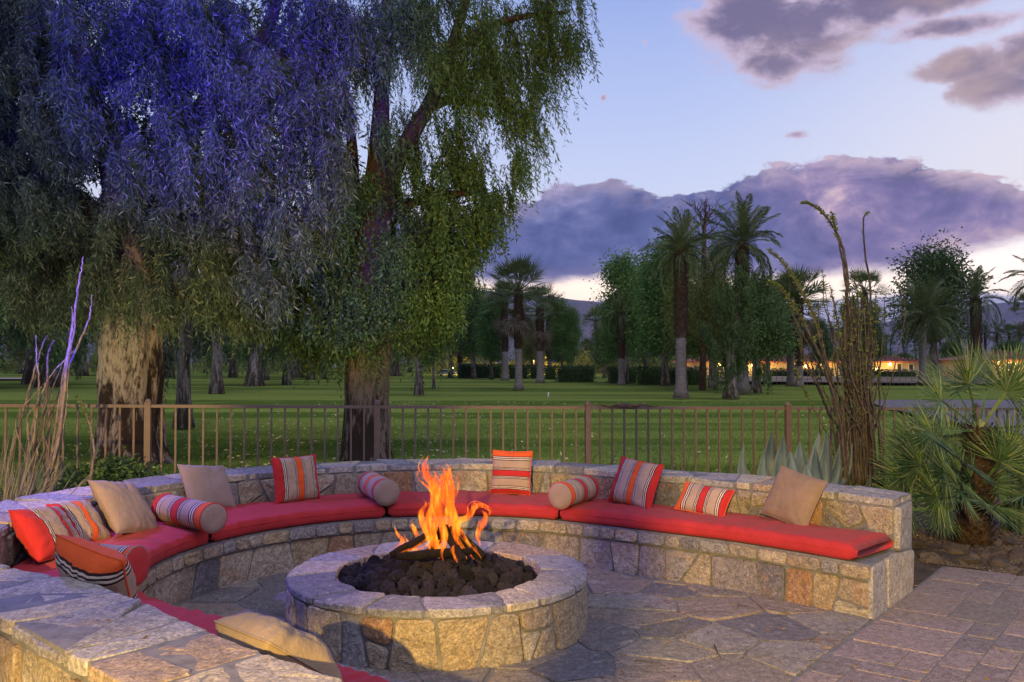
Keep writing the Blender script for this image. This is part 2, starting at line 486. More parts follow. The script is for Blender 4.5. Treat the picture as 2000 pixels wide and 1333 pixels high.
def leaf_mat(name, c1, c2, c3=None, trans=0.35, island=0.3, scale=0.7, rough=0.6):
    m, n = new_mat(name)
    geo = n.n('NewGeometry')
    tc = n.n('TexCoord').outputs['Object']
    a = n.noise(tc, scale, 3, 0.6)
    r = geo.outputs['Random Per Island']
    f = n.m('ADD', n.m('MULTIPLY', n.ss(a, 0.35, 0.65), 0.6), n.m('MULTIPLY', r, 0.4))
    col = n.mix(f, c1, c2)
    if c3:
        col = n.mix(n.ss(n.m('FRACT', n.m('MULTIPLY', r, 13.7)), 0.82, 0.9), col, c3)
    rnd = n.n('ObjectInfo').outputs['Random']
    hs = n.n('HueSaturation'); n.put(hs.inputs['Color'], col)
    n.put(hs.inputs['Value'], n.m('MULTIPLY', n.ss(r, 0, 1, 1 - island, 1 + island, 'LINEAR'), n.ss(rnd, 0, 1, 0.85, 1.15, 'LINEAR')))
    b = n.n('BsdfPrincipled'); n.put(b.inputs['Base Color'], hs.outputs[0]); b.inputs['Roughness'].default_value = rough
    b.inputs['Specular IOR Level'].default_value = 0.3
    t = n.n('BsdfTranslucent'); n.put(t.inputs[0], hs.outputs[0])
    mx = n.n('MixShader'); mx.inputs[0].default_value = trans
    n.put(mx.inputs[1], b.outputs[0]); n.put(mx.inputs[2], t.outputs[0])
    o = n.n('OutputMaterial'); n.put(o.inputs['Surface'], mx.outputs[0])
    return m
M['leaf_weeping'] = leaf_mat('weeping_leaf', (0.028, 0.046, 0.022), (0.098, 0.128, 0.058), (0.20, 0.19, 0.11), 0.35, 0.6)
M['leaf_dense'] = leaf_mat('dense_leaf', (0.026, 0.058, 0.014), (0.095, 0.160, 0.040), (0.14, 0.17, 0.06), 0.35, 0.35)
M['leaf_dark'] = leaf_mat('dark_leaf', (0.038, 0.085, 0.022), (0.12, 0.19, 0.052), None, 0.3, 0.35)
M['leaf_green'] = leaf_mat('green_leaf', (0.05, 0.13, 0.026), (0.14, 0.25, 0.055), None, 0.3, 0.3)
M['leaf_olive'] = leaf_mat('olive_leaf', (0.11, 0.15, 0.03), (0.20, 0.22, 0.05), None, 0.3, 0.3)
M['hedge_leaf'] = leaf_mat('hedge_leaf', (0.016, 0.045, 0.008), (0.05, 0.10, 0.02), None, 0.2, 0.4)
M['frond'] = leaf_mat('palm_frond', (0.075, 0.11, 0.035), (0.15, 0.19, 0.07), None, 0.2, 0.25)
M['frond_near'] = leaf_mat('fan_frond', (0.022, 0.062, 0.014), (0.09, 0.16, 0.05), (0.20, 0.24, 0.10), 0.25, 0.25, 2.0, 0.5)
M['skirt'] = leaf_mat('dry_frond', (0.10, 0.08, 0.045), (0.17, 0.13, 0.08), None, 0.2, 0.3)
M['litter'] = leaf_mat('fallen_leaf', (0.35, 0.30, 0.16), (0.5, 0.46, 0.3), None, 0.1, 0.3)
M['straw'] = leaf_mat('straw_blade', (0.09, 0.078, 0.055), (0.17, 0.15, 0.11), (0.07, 0.09, 0.04), 0.2, 0.3, 3)
M['bulb_leaf'] = leaf_mat('green_blade', (0.09, 0.13, 0.03), (0.2, 0.22, 0.06), (0.28, 0.2, 0.08), 0.2, 0.3, 3)
M['oco_leaf'] = leaf_mat('ocotillo_leaf', (0.08, 0.13, 0.025), (0.17, 0.23, 0.055), None, 0.3, 0.3, 3)
M['bush_leaf'] = leaf_mat('bush_leaf', (0.025, 0.055, 0.016), (0.06, 0.11, 0.03), None, 0.25, 0.4, 4)

def bark_mat(name, dark, pale, z0=0.0, z1=3.0, red=(0.13, 0.06, 0.04), scale=1.0, lowdark=1.0):
    m, n = new_mat(name)
    tc = n.n('TexCoord').outputs['Object']
    sp = n.n('SeparateXYZ'); n.put(sp.inputs[0], tc)
    v = n.scale(tc, 1, 1, 0.28)
    a = n.noise(v, 5 * scale, 8, 0.62, 0.6)
    b = n.noise(v, 26 * scale, 6, 0.7)
    c = n.noise(n.scale(tc, 1, 1, 0.4), 1.2, 3, 0.5)
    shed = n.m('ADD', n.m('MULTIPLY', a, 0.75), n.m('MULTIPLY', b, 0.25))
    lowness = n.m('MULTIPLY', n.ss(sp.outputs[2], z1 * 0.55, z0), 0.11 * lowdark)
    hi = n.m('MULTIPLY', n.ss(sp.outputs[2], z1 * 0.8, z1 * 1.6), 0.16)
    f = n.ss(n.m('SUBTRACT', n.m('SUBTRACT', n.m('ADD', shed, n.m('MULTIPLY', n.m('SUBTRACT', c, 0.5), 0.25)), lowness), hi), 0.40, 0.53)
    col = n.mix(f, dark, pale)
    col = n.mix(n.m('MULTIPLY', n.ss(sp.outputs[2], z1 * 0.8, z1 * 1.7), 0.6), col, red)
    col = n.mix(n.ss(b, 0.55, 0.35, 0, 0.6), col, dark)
    h = n.m('ADD', n.m('MULTIPLY', shed, -1.0), n.m('MULTIPLY', b, 1.0))
    finish(n, col, 0.95, h, 1.0, 0.05, 0.1)
    return m
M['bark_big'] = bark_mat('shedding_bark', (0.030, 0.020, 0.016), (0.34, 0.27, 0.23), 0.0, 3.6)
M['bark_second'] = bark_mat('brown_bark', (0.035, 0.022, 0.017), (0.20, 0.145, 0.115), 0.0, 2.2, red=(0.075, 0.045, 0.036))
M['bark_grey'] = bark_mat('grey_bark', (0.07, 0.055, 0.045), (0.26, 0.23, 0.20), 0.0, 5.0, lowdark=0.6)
M['palm_smooth'] = simple('smooth_palm_trunk', (0.10, 0.085, 0.075), (0.23, 0.205, 0.19), 4, 0.95, 0.6, 0.02, stretch=(1, 1, 4))
M['palm_boots'] = simple('palm_leaf_bases', (0.025, 0.016, 0.012), (0.13, 0.085, 0.055), 9, 0.95, 1.0, 0.05)
M['cane'] = simple('ocotillo_cane', (0.05, 0.04, 0.035), (0.23, 0.19, 0.165), 40, 0.9, 1.0, 0.01, stretch=(1, 1, 0.35), fine=90, perobj=0.35)
M['cane_dark'] = simple('dark_ocotillo_cane', (0.014, 0.013, 0.014), (0.10, 0.086, 0.080), 40, 0.9, 1.0, 0.01, stretch=(1, 1, 0.35), fine=90, perobj=0.5)

def agave_mat():
    m, n = new_mat('agave_leaf')
    tc = n.n('TexCoord').outputs['Object']
    a = n.noise(n.scale(tc, 1, 1, 0.3), 8, 4)
    uv = n.n('TexCoord').outputs['UV']
    sp = n.n('SeparateXYZ'); n.put(sp.inputs[0], uv)
    col = n.mix(n.ss(a, 0.35, 0.65), (0.032, 0.060, 0.078), (0.085, 0.13, 0.155))
    edge = n.m('ABSOLUTE', n.m('SUBTRACT', sp.outputs[0], 0.5))
    col = n.mix(n.ss(edge, 0.40, 0.48, 0, 0.7), col, (0.20, 0.16, 0.10))
    finish(n, col, 0.5, a, 0.2, 0.01, 0.3)
    return m
M['agave'] = agave_mat()

def fabric(name, stops=None, base=None, horiz=False):
    m, n = new_mat(name)
    uv = n.n('TexCoord').outputs['UV']
    ob = n.n('TexCoord').outputs['Object']
    sp = n.n('SeparateXYZ'); n.put(sp.inputs[0], uv)
    weave = n.noise(ob, 420, 2, 0.5)
    soft = n.noise(ob, 9, 4, 0.5)
    if stops:
        col = n.ramp(sp.outputs[0], stops, 'CONSTANT')
    else:
        col = base
    g = n.ss(weave, 0.3, 0.7, 0.82, 1.12, 'LINEAR')
    g = n.m('MULTIPLY', g, n.ss(soft, 0.3, 0.7, 0.9, 1.08, 'LINEAR'))
    cc = n.n('CombineXYZ')
    for i in range(3): n.put(cc.inputs[i], g)
    col = n.mix(1.0, col, cc.outputs[0], 'MULTIPLY')
    wr = n.m('ADD', n.noise(n.scale(ob, 1, 1, 1), 8, 3, 0.45, 1.2), n.m('MULTIPLY', n.m('ABSOLUTE', n.m('SUBTRACT', n.noise(ob, 19, 3, 0.5, 1.5), 0.5)), 1.2))
    h = n.m('ADD', n.m('MULTIPLY', weave, 0.05), wr)
    finish(n, col, 0.92, h, 0.45, 0.012, 0.15, sheen=0.04)
    return m
RED, ORG, TPE, DRK, CRM = (0.38, 0.022, 0.022), (0.58, 0.085, 0.018), (0.32, 0.23, 0.17), (0.03, 0.012, 0.015), (0.50, 0.42, 0.35)
def stripes(bands):
    """bands: list of (width, kind)"""
    out, x = [], 0.0
    tot = sum(b[0] for b in bands)
    for w, c in bands:
        if isinstance(c, str):      # a cluster of thin lines
            k = 5
            a, b = (DRK, CRM) if c == 'thin' else (DRK, TPE)
            for i in range(k):
                out.append((x / tot, a if i % 2 == 0 else b)); x += w / k
        else:
            out.append((x / tot, c)); x += w
    return out
ST = stripes([(13, ORG), (11, 'thin'), (17, TPE), (7, 'thin'), (13, RED), (7, 'thin'), (17, TPE), (9, 'thin'), (9, RED)])
ST2 = stripes([(15, RED), (9, 'thin'), (20, TPE), (6, 'thin'), (14, ORG), (6, 'thin'), (20, TPE), (9, 'thin'), (10, RED)])
ST3 = stripes([(8, ORG), (12, 'thin'), (26, TPE), (9, 'thin'), (8, TPE), (6, 'thin'), (14, RED)])
M['stripe_a'] = fabric('striped_canvas', ST)
M['stripe_b'] = fabric('striped_canvas_orange_middle', ST2)
M['stripe_c'] = fabric('striped_canvas_wide', ST3)
M['stripe_d'] = fabric('striped_canvas_red_end', stripes([(24, RED), (9, 'thin'), (24, TPE), (5, 'thin'), (12, RED), (5, 'thin'), (20, TPE), (8, ORG)]))
M['taupe'] = fabric('taupe_canvas', base=(0.25, 0.18, 0.15))
M['beige'] = fabric('beige_canvas', base=(0.27, 0.20, 0.125))
M['taupe_dark'] = fabric('brown_taupe_canvas', base=(0.20, 0.14, 0.10))
M['red'] = fabric('coral_red_canvas', base=(0.34, 0.026, 0.030))
M['red_pipe'] = fabric('red_piping', base=(0.38, 0.03, 0.03))

def flame_mat():
    m, n = new_mat('flame')
    tc = n.n('TexCoord').outputs['Object']
    a = n.noise(n.scale(tc, 1, 1, 0.13), 40, 2, 0.5, 0.8)
    sp = n.n('SeparateXYZ'); n.put(sp.inputs[0], tc)
    d = n.ss(a, 0.38, 0.60, 0.18, 1.0)
    hot = n.ss(sp.outputs[2], 0.95, 0.45, 0.35, 1.0)
    e = n.n('Emission')
    col = n.mix(hot, (1.0, 0.07, 0.006), (1.0, 0.17, 0.010))
    col = n.mix(n.ss(a, 0.56, 0.68), col, (1.0, 0.42, 0.03))
    n.put(e.inputs[0], col)
    n.put(e.inputs[1], n.m('MULTIPLY', d, 88.0))
    ab = n.n('VolumeAbsorption'); ab.inputs[0].default_value = (0.0, 0.0, 0.0, 1)
    n.put(ab.inputs[1], n.m('ADD', n.m('MULTIPLY', d, 38.0), 7.0))
    ad = n.n('AddShader'); n.put(ad.inputs[0], e.outputs[0]); n.put(ad.inputs[1], ab.outputs[0])
    o = n.n('OutputMaterial'); n.put(o.inputs['Volume'], ad.outputs[0])
    return m
M['flame'] = flame_mat()
def emit(name, c, s):
    m, n = new_mat(name)
    e = n.n('Emission'); e.inputs[0].default_value = (*c, 1); e.inputs[1].default_value = s
    o = n.n('OutputMaterial'); n.put(o.inputs['Surface'], e.outputs[0])
    return m
M['lamp_warm'] = emit('warm_lamp_glass', (1, 0.6, 0.2), 12)
M['lamp_blue'] = emit('blue_lamp_glass', (0.1, 0.15, 1), 12)

M['cactus'] = simple('cactus_skin', (0.03, 0.05, 0.02), (0.07, 0.10, 0.045), 20, 0.6, 0.3)
M['near_boots'] = simple('dark_leaf_bases', (0.015, 0.010, 0.008), (0.085, 0.055, 0.035), 12, 0.95, 1.0, 0.03)

M['dry_grass'] = simple('dry_winter_grass', (0.16, 0.13, 0.08), (0.24, 0.20, 0.13), 0.8)
M['grey_body'] = simple('grey_car_paint', (0.20, 0.21, 0.23), (0.26, 0.27, 0.29), 3, 0.4, 0.0)
# ------------------------------------------------------------------ plan of the seat wall
PC = Vector((-0.448, 5.48))            # centre of the fire pit
def pol(th, r):
    a = math.radians(th)
    return (PC.x + r * math.cos(a), PC.y + r * math.sin(a))
A_ = [(.25, 2.62), (-.38, 3.17), (-.69, 3.44), (-1.31, 4.02), pol(215, 1.73), pol(190, 1.73), pol(165, 1.73), pol(140, 1.73),
      pol(115, 1.73), pol(90, 1.73), pol(70, 1.73), (.61, 6.85), (1.11, 6.49), (1.46, 6.23), (1.72, 5.99), (2.19, 5.48)]
B_ = [(-.10, 2.25), (-.75, 2.79), (-1.15, 3.16), (-1.72, 3.68), pol(215, 2.38), pol(190, 2.42), pol(165, 2.43), pol(140, 2.46),
      pol(115, 2.49), pol(90, 2.49), pol(70, 2.42), (1.02, 7.28), (1.45, 6.98), (1.82, 6.68), (2.10, 6.40), (2.53, 5.92)]
C_ = [(-.36, 1.92), (-1.02, 2.47), (-1.42, 2.83), (-1.99, 3.33), pol(215, 2.83), pol(190, 2.87), pol(165, 2.88), pol(140, 2.89),
      pol(115, 2.92), pol(90, 2.90), pol(70, 2.83), (1.28, 7.62), (1.73, 7.31), (2.10, 6.99), (2.38, 6.70), (2.79, 6.22)]
PER = 24
def curve(c):
    return np.array([(p.x, p.y) for p in catmull([Vector((a, b, 0)) for a, b in c], PER)])
CA, CB, CC = curve(A_), curve(B_), curve(C_)
NT_ = len(CA)
TT = np.arange(NT_) / (NT_ - 1)
def arclen(c):
    return np.concatenate([[0], np.cumsum(np.hypot(*np.diff(c, axis=0).T))])
LA, LB, LC = arclen(CA), arclen(CB), arclen(CC)
def at_t(c, t):
    return Vector((float(np.interp(t, TT, c[:, 0])), float(np.interp(t, TT, c[:, 1]))))
def t_of(L, u):
    return float(np.interp(u, L, TT))
def tnorm(t):
    """outward unit normal (from seat front towards the wall back) and tangent at t"""
    e = 0.004
    tg = (at_t(CB, min(1, t + e)) - at_t(CB, max(0, t - e))).normalized()
    nn = Vector((-tg.y, tg.x))
    if nn.dot(at_t(CC, t) - at_t(CA, t)) < 0: nn = -nn
    return nn, tg
Z_SEAT, Z_WALL = 0.355, 0.69
Z_CUSH = 0.455

# ------------------------------------------------------------------ broken stone cells
def clip(poly, p, nrm):
    out = []
    k = len(poly)
    for i in range(k):
        a, b = poly[i], poly[(i + 1) % k]
        da, db = (a - p).dot(nrm), (b - p).dot(nrm)
        if da >= 0: out.append(a)
        if (da > 0 > db) or (da < 0 < db):
            out.append(a + (b - a) * (da / (da - db)))
    return out
def area(poly):
    return 0.5 * abs(sum(poly[i].x * poly[(i + 1) % len(poly)].y - poly[(i + 1) % len(poly)].x * poly[i].y for i in range(len(poly))))
def centroid(poly):
    k = len(poly)
    A = cx = cy = 0
    for i in range(k):
        a, b = poly[i], poly[(i + 1) % k]
        w = a.x * b.y - b.x * a.y
        A += w; cx += (a.x + b.x) * w; cy += (a.y + b.y) * w
    return Vector((cx / (3 * A), cy / (3 * A))) if abs(A) > 1e-9 else poly[0]
def inset(poly, d):
    c = centroid(poly)
    out = list(poly)
    for i in range(len(poly)):
        a, b = poly[i], poly[(i + 1) % len(poly)]
        e = b - a
        if e.length < 1e-5: continue
        nn = Vector((-e.y, e.x)).normalized()
        if nn.dot(c - a) < 0: nn = -nn
        out = clip(out, a + nn * d, nn)
        if len(out) < 3: return []
    return out
def split_poly(poly, target, rng, tilt=0.35):
    if area(poly) < target * rng.uniform(0.75, 1.7):
        return [poly]
    c = centroid(poly)
    best, bd = None, 0
    for i in range(len(poly)):
        for j in range(i + 1, len(poly)):
            d = poly[i] - poly[j]
            if d.length > bd: bd, best = d.length, d
    # principal axis
    sx = sum((p.x - c.x) ** 2 for p in poly); sy = sum((p.y - c.y) ** 2 for p in poly)
    sxy = sum((p.x - c.x) * (p.y - c.y) for p in poly)
    ang = 0.5 * math.atan2(2 * sxy, sx - sy) + rng.gauss(0, tilt)
    ax = Vector((math.cos(ang), math.sin(ang)))
    p = c + ax * rng.uniform(-0.13, 0.13) * bd
    a, b = clip(poly, p, ax), clip(poly, p, -ax)
    out = []
    for q in (a, b):
        if len(q) >= 3: out += split_poly(q, target, rng, tilt)
    return out
def strip_cells(L, z0, z1, wmin, wmax, rng, tilt=0.05, sub=0.35, subarea=0.05):
    """a strip of upright stones, some of them broken once more"""
    out, x, dl = [], 0.0, 0.0
    while x < L - 0.02:
        w = rng.uniform(wmin, wmax)
        nx = L if x + w > L - wmin * 0.6 else x + w
        dr = 0.0 if nx == L else rng.gauss(0, tilt)
        poly = [Vector((x - dl, z0)), Vector((nx - dr, z0)), Vector((nx + dr, z1)), Vector((x + dl, z1))]
        if rng.random() < sub:
            out += split_poly(poly, subarea, rng, 0.5)
        else:
            out.append(poly)
        x, dl = nx, dr
    return out
def rough_outline(poly, seg, rng, jit):
    pts = []
    k = len(poly)
    for i in range(k):
        a, b = poly[i], poly[(i + 1) % k]
        L = (b - a).length
        cut = min(0.018, L * 0.22)
        m_ = max(1, int((L - 2 * cut) / seg))
        e = (b - a) / max(L, 1e-6)
        nn = Vector((-e.y, e.x))
        for q in range(m_ + 1):
            f = cut + (L - 2 * cut) * q / m_
            j = rng.gauss(0, jit) if 0 < q < m_ else rng.gauss(0, jit * 0.5)
            pts.append(a + e * f + nn * j)
    return pts
def stone(poly, fmap, h0, h1, rng, gap=0.008, seg=0.06, jit=0.002, bev=0.006, rough=0.004):
    q = inset(poly, gap)
    if len(q) < 3 or area(q) < 0.0009: return None
    c = centroid(q)
    o = rough_outline(q, seg, rng, jit)
    k = len(o)
    V, Fc = [], []
    tilt = Vector((rng.gauss(0, rough * 2), rng.gauss(0, rough * 2)))
    def ring(f, h, r=0.0):
        for p in o:
            pp = c + (p - c) * f
            V.append(fmap(pp.x, pp.y, h + (tilt.dot(pp - c) / 0.2 if h > h0 else 0) + rng.uniform(-r, r)))
    R = max((p - c).length for p in o)
    ring(1.0, h0)
    ring(1.0, h1 - bev)
    ring(1 - bev / R * 1.3, h1, rough * 0.4)
    ring(0.55, h1 + rough * 0.4, rough)
    V.append(fmap(c.x, c.y, h1 + rng.uniform(-rough, rough)))
    for s in range(3):
        for i in range(k):
            j = (i + 1) % k
            Fc.append((s * k + i, s * k + j, (s + 1) * k + j, (s + 1) * k + i))
    for i in range(k):
        Fc.append((3 * k + i, 3 * k + (i + 1) % k, 4 * k))
    return V, Fc
def stone_obj(poly, fmap, h0, h1, rng, mat, parent, name='stone', world=True, **kw):
    g = stone(poly, fmap, h0, h1, rng, **kw)
    if g is None: return None
    me = mesh(name, *g)
    bm = bmesh.new(); bm.from_mesh(me)
    bmesh.ops.recalc_face_normals(bm, faces=bm.faces)
    # open base ring: make the top face outwards
    bm.to_mesh(me); bm.free()
    return part(name, me, mat, parent, world)

# ------------------------------------------------------------------ ground, lawn, hills
def sheet(name, pts, z, mat, nx=1):
    me = mesh(name, [(x, y, z) for x, y in pts], [list(range(len(pts)))])
    return tag(part(name, me, mat), kind='structure')
V = []; Fc = []
gx = [-6000, -1500, -400, -150] + list(np.linspace(-60, 60, 49)) + [150, 400, 1500, 6000]
gy = [-60] + list(np.linspace(-12, 8.0, 4)) + list(np.linspace(9, 80, 60)) + [100, 150, 400, 1500, 6000]
def ground_z(x, y):
    if y < 11 or y > 110: return 0.0
    w = min(1, (y - 11) / 8) * min(1, (110 - y) / 30)
    return w * 0.16 * (noise.noise(Vector((x * 0.05, y * 0.08, 3.3))) + 0.25 * noise.noise(Vector((x * 0.16, y * 0.25, 9)))) - 0.01
for y in gy:
    for x in gx:
        V.append((x, y, ground_z(x, y)))
nxx = len(gx)
for j in range(len(gy) - 1):
    for i in range(nxx - 1):
        Fc.append((j * nxx + i, j * nxx + i + 1, (j + 1) * nxx + i + 1, (j + 1) * nxx + i))
tag(part('lawn', mesh('lawn', V, Fc, True), M['lawn']), kind='structure')

def blob_sheet(name, cx, cy, rx, ry, z, mat, k=40, sd=1, amp=0.15):
    pts = []
    for i in range(k):
        a = 2 * math.pi * i / k
        r = 1 + amp * noise.noise(Vector((math.cos(a) * 1.5 + sd, math.sin(a) * 1.5, sd)))
        pts.append((cx + rx * r * math.cos(a), cy + ry * r * math.sin(a)))
    return sheet(name, pts, z, mat)
# planting bed between the patio and the fence
def bed_z(x, y): return 0.012 + 0.05 * noise.noise(Vector((x * 0.9, y * 0.9, 5))) + 0.02 * noise.noise(Vector((x * 4, y * 4, 1)))
V = []; Fc = []
bx = np.linspace(-9, 11, 100)
fence_y0, fence_k = 8.75, 0.16
def fence_line(x): return fence_y0 + fence_k * x
for j in range(46):
    for x in bx:
        y0, y1 = 1.0, fence_line(x) + 0.25
        y = y0 + (y1 - y0) * j / 45
        z = bed_z(x, y)
        _q = Vector((x, y)) - Vector((2.19, 5.48))
        if _q.dot(Vector((.785, -.62))) > -0.1 and _q.dot(Vector((.62, .785))) < 1.95: z = 0.004
        if j == 45: z = -0.05
        V.append((x, y, max(z, 0.004) if j < 45 else z))
for j in range(45):
    for i in range(99):
        Fc.append((j * 100 + i, j * 100 + i + 1, (j + 1) * 100 + i + 1, (j + 1) * 100 + i))
# leave out the bed under the patio
def in_patio(x, y):
    p = Vector((x, y))
    if (p - PC).length < 2.65: return True
    if -0.9 < x < 2.6 and y < 6.0 and (p - Vector((-1.0, 2.5))).dot(Vector((.68, .73))) > 0: return True
    u = Vector((.62, .785)); v = Vector((.785, -.62))
    q = p - Vector((2.19, 5.48))
    return q.dot(v) > 0.2 and q.dot(u) < 1.7 or (q.dot(u) < -0.2 and x > -.7 and y < 5)
Fc = [f for f in Fc if not all(in_patio(V[i][0], V[i][1]) for i in f)]
tag(part('planting_bed', mesh('planting_bed', V, Fc, True), M['soil']), kind='structure')
# cart path beyond the fence on the right
pth = [G(1700, 787), G(1860, 786), G(2000, 787), G(2300, 788), G(2500, 900), G(2050, 868), G(1960, 852), G(1880, 836), G(1800, 818), G(1740, 806), G(1712, 797)]
sheet('cart_path', [(p.x, p.y) for p in pth], 0.11, M['gravel_path'])
blob_sheet('sand_bunker', G(10, 742).x, G(10, 742).y, 6, 3.4, 0.13, M['sand'])
# road and dry grass in front of the houses
pa = [G(1385, 748), G(2150, 756), G(2150, 741), G(1385, 737)]
sheet('dry_grass_strip', [(p.x, p.y) for p in pa], 0.13, M['dry_grass'])

def hill(name, pts, Y, depth, amp, seed):
    """pts: ridge outline as (px, py)"""
    V = []; Fc = []
    k = 220; rows = 26
    xs = [p[0] for p in pts]; ys = [p[1] for p in pts]
    for j in range(rows + 1):
        f = j / rows
        for i in range(k):
            px = xs[0] + (xs[-1] - xs[0]) * i / (k - 1)
            top = P(px, float(np.interp(px, xs, ys)), Y)
            y = Y - depth * (1 - f)
            h = (top.z + 0) * (math.sin(f * math.pi / 2) ** 1.15)
            nz = noise.fractal(Vector((top.x * 0.0018, y * 0.0018, seed)), 0.9, 2.1, 6)
            rd = 1 - abs(noise.noise(Vector((top.x * 0.004, y * 0.0025, seed + 4))))
            V.append((top.x, y, max(-5, h + amp * (nz * 0.55 + (rd - 0.6) * 0.7) * math.sin(f * math.pi * 0.93 + 0.05)) - 4 * (1 - f)))
    for j in range(rows):
        for i in range(k - 1):
            Fc.append((j * k + i, j * k + i + 1, (j + 1) * k + i + 1, (j + 1) * k + i))
    # back slope down
    b = len(V)
    for i in range(k):
        v = V[rows * k + i]
        V.append((v[0], v[1] + depth * 0.6, -5))
    for i in range(k - 1):
        Fc.append((rows * k + i, rows * k + i + 1, b + i + 1, b + i))
    tag(part(name, mesh(name, V, Fc, True), M['hill']), kind='structure')
hill('hill_range_left', [(-1400, 640), (-600, 610), (300, 600), (700, 560), (900, 575), (1020, 578), (1080, 588), (1140, 597), (1190, 604), (1260, 625), (1340, 650), (1450, 678), (1560, 700), (1650, 712)], 3800, 1500, 45, 2)
hill('hill_range_right', [(1250, 706), (1340, 690), (1450, 668), (1550, 650), (1650, 640), (1740, 628), (1850, 612), (1930, 596), (1990, 596), (2100, 590), (2300, 600), (3200, 640)], 4600, 1700, 50, 7)
hill('hill_low_right', [(1500, 706), (1650, 690), (1780, 655), (1880, 622), (1960, 606), (2060, 612), (2300, 640), (3000, 690)], 3600, 900, 30, 12)

# ------------------------------------------------------------------ patio floor
base = []
ux, vx = Vector((.62, .785)).normalized(), Vector((.785, -.62)).normalized()
E0 = Vector((2.19, 5.48))
ptsb = [E0 + ux * 1.86 - vx * 0.0, E0 + ux * 1.86 + vx * 6.2, E0 - ux * 5.2 + vx * 6.2, E0 - ux * 5.2 - vx * 2.4]
sheet_p = [(p.x, p.y) for p in ptsb] 
sheet('patio_base', [(E0 + ux * 1.86).to_tuple(), (E0 + ux * 1.86 + vx * 6.2).to_tuple(), (E0 - ux * 6.5 + vx * 6.2).to_tuple(), (E0 - ux * 6.5 + vx * 0.012).to_tuple(), (E0 + vx * 0.012).to_tuple()][::-1], 0.017, M['mortar'])
fb = [tuple(at_t(CB, t)) for t in np.linspace(0, 1, 60)] + [tuple(E0 + vx * 0.008), tuple(E0 - ux * 6.5 + vx * 0.008)]
sheet('flagstone_base', fb, 0.013, M['mortar'])
rng = random.Random(11)
flags = link(bpy.data.objects.new('patio_floor', None)); tag(flags, kind='structure')
flat = lambda x, y, h: (x, y, h)
bound = [Vector((-2.4, 1.6)), Vector((2.6, 1.6)), Vector((2.6, 7.6)), Vector((-2.4, 7.6))]
bound = clip(bound, E0, -vx)
bound = clip(bound, Vector((-.69, 3.44)) - Vector((.68, .73)) * 0.08, Vector((.68, .73)))
seeds = []
tr_ = 0
while len(seeds) < 190 and tr_ < 40000:
    tr_ += 1
    p = Vector((rng.uniform(-2.5, 2.7), rng.uniform(1.6, 7.6)))
    if all((p - q).length > 0.245 + 0.2 * noise.noise(Vector((p.x, p.y, 2))) for q in seeds): seeds.append(p)
cells = []
for i_, p in enumerate(seeds):
    c_ = bound
    for q in seeds:
        if q is p or (q - p).length > 1.3: continue
        d_ = Vector(((p - q).x, (p - q).y * 1.25)); mdp = (p + q) / 2
        c_ = clip(c_, mdp, (p - q).normalized())
        if len(c_) < 3: break
    if len(c_) >= 3: cells.append(c_)

for c_ in cells:
    cc = centroid(c_)
    rr = (cc - PC).length
    if rr < 0.72 or (rr > 2.0 and cc.y > 6.6) or (rr > 1.95 and cc.x < -1.4): continue
    # keep the camera side free, it is out of view
    if cc.y < 2.4: continue
    q = c_
    stone_obj(q, flat, 0.006, 0.022 + rng.uniform(-0.002, 0.003), rng, M['flag_stone'], flags, gap=rng.uniform(0.006, 0.013), seg=0.055, jit=0.005, bev=0.004, rough=0.0015, name='flagstone')
# pavers in a random ashlar bond
mod = 0.165
rows_, cols_ = 38, 30
occ = [[False] * cols_ for _ in range(rows_)]
sizes = [(2, 3), (2, 2), (3, 2), (1, 2), (2, 1), (3, 3), (2, 3), (2, 4)]
rng = random.Random(5)
for r in range(rows_):
    for c in range(cols_):
        if occ[r][c]: continue
        rng.shuffle(sizes)
        for (h, w) in sizes + [(1, 1)]:
            if r + h <= rows_ and c + w <= cols_ and not any(occ[r + i][c + j] for i in range(h) for j in range(w)):
                break
        for i in range(h):
            for j in range(w): occ[r + i][c + j] = True
        u1 = 1.86 - r * mod; u0 = u1 - h * mod
        v0 = 0.02 + c * mod; v1 = v0 + w * mod
        cs = [E0 + ux * a + vx * b for a, b in ((u0, v0), (u0, v1), (u1, v1), (u1, v0))]
        m_ = sum(cs, Vector((0, 0))) / 4
        if m_.y < 2.2 or m_.x / m_.y > 0.75: continue
        stone_obj(cs, flat, 0.004, 0.0225 + rng.uniform(-0.0015, 0.0015), rng, M['paver'], flags, gap=0.0035, seg=0.09, jit=0.0008, bev=0.004, rough=0.0008, name='paver')

# ------------------------------------------------------------------ curved seat wall
wall = thing('seat_wall', 'curved quartzite stone seat wall wrapping around the fire pit', 'stone wall', (PC.x, PC.y, 0))
i0 = 0.012
def prof(t):
    a, b, c = at_t(CA, t), at_t(CB, t), at_t(CC, t)
    nn, _ = tnorm(t)
    a2, a3, b2, c2 = a + nn * 0.035, a + nn * i0, b + nn * i0, c - nn * i0
    return [(a2, 0.0), (a2, 0.25), (a3, 0.255), (a3, Z_SEAT), (b2, Z_SEAT), (b2, Z_WALL - 0.045), (c2, Z_WALL - 0.045), (c2, 0.0)]
V = []; Fc = []
ts = np.linspace(0, 1, 150)
for t in ts:
    for p, z in prof(t): V.append((p.x, p.y, z))
for i in range(149):
    for j in range(8):
        Fc.append((i * 8 + j, i * 8 + (j + 1) % 8, (i + 1) * 8 + (j + 1) % 8, (i + 1) * 8 + j))
Fc += [list(range(8)), list(range(149 * 8, 150 * 8))[::-1]]
me = mesh('mortar', V, Fc)
part('mortar', me, M['mortar'], wall, True)
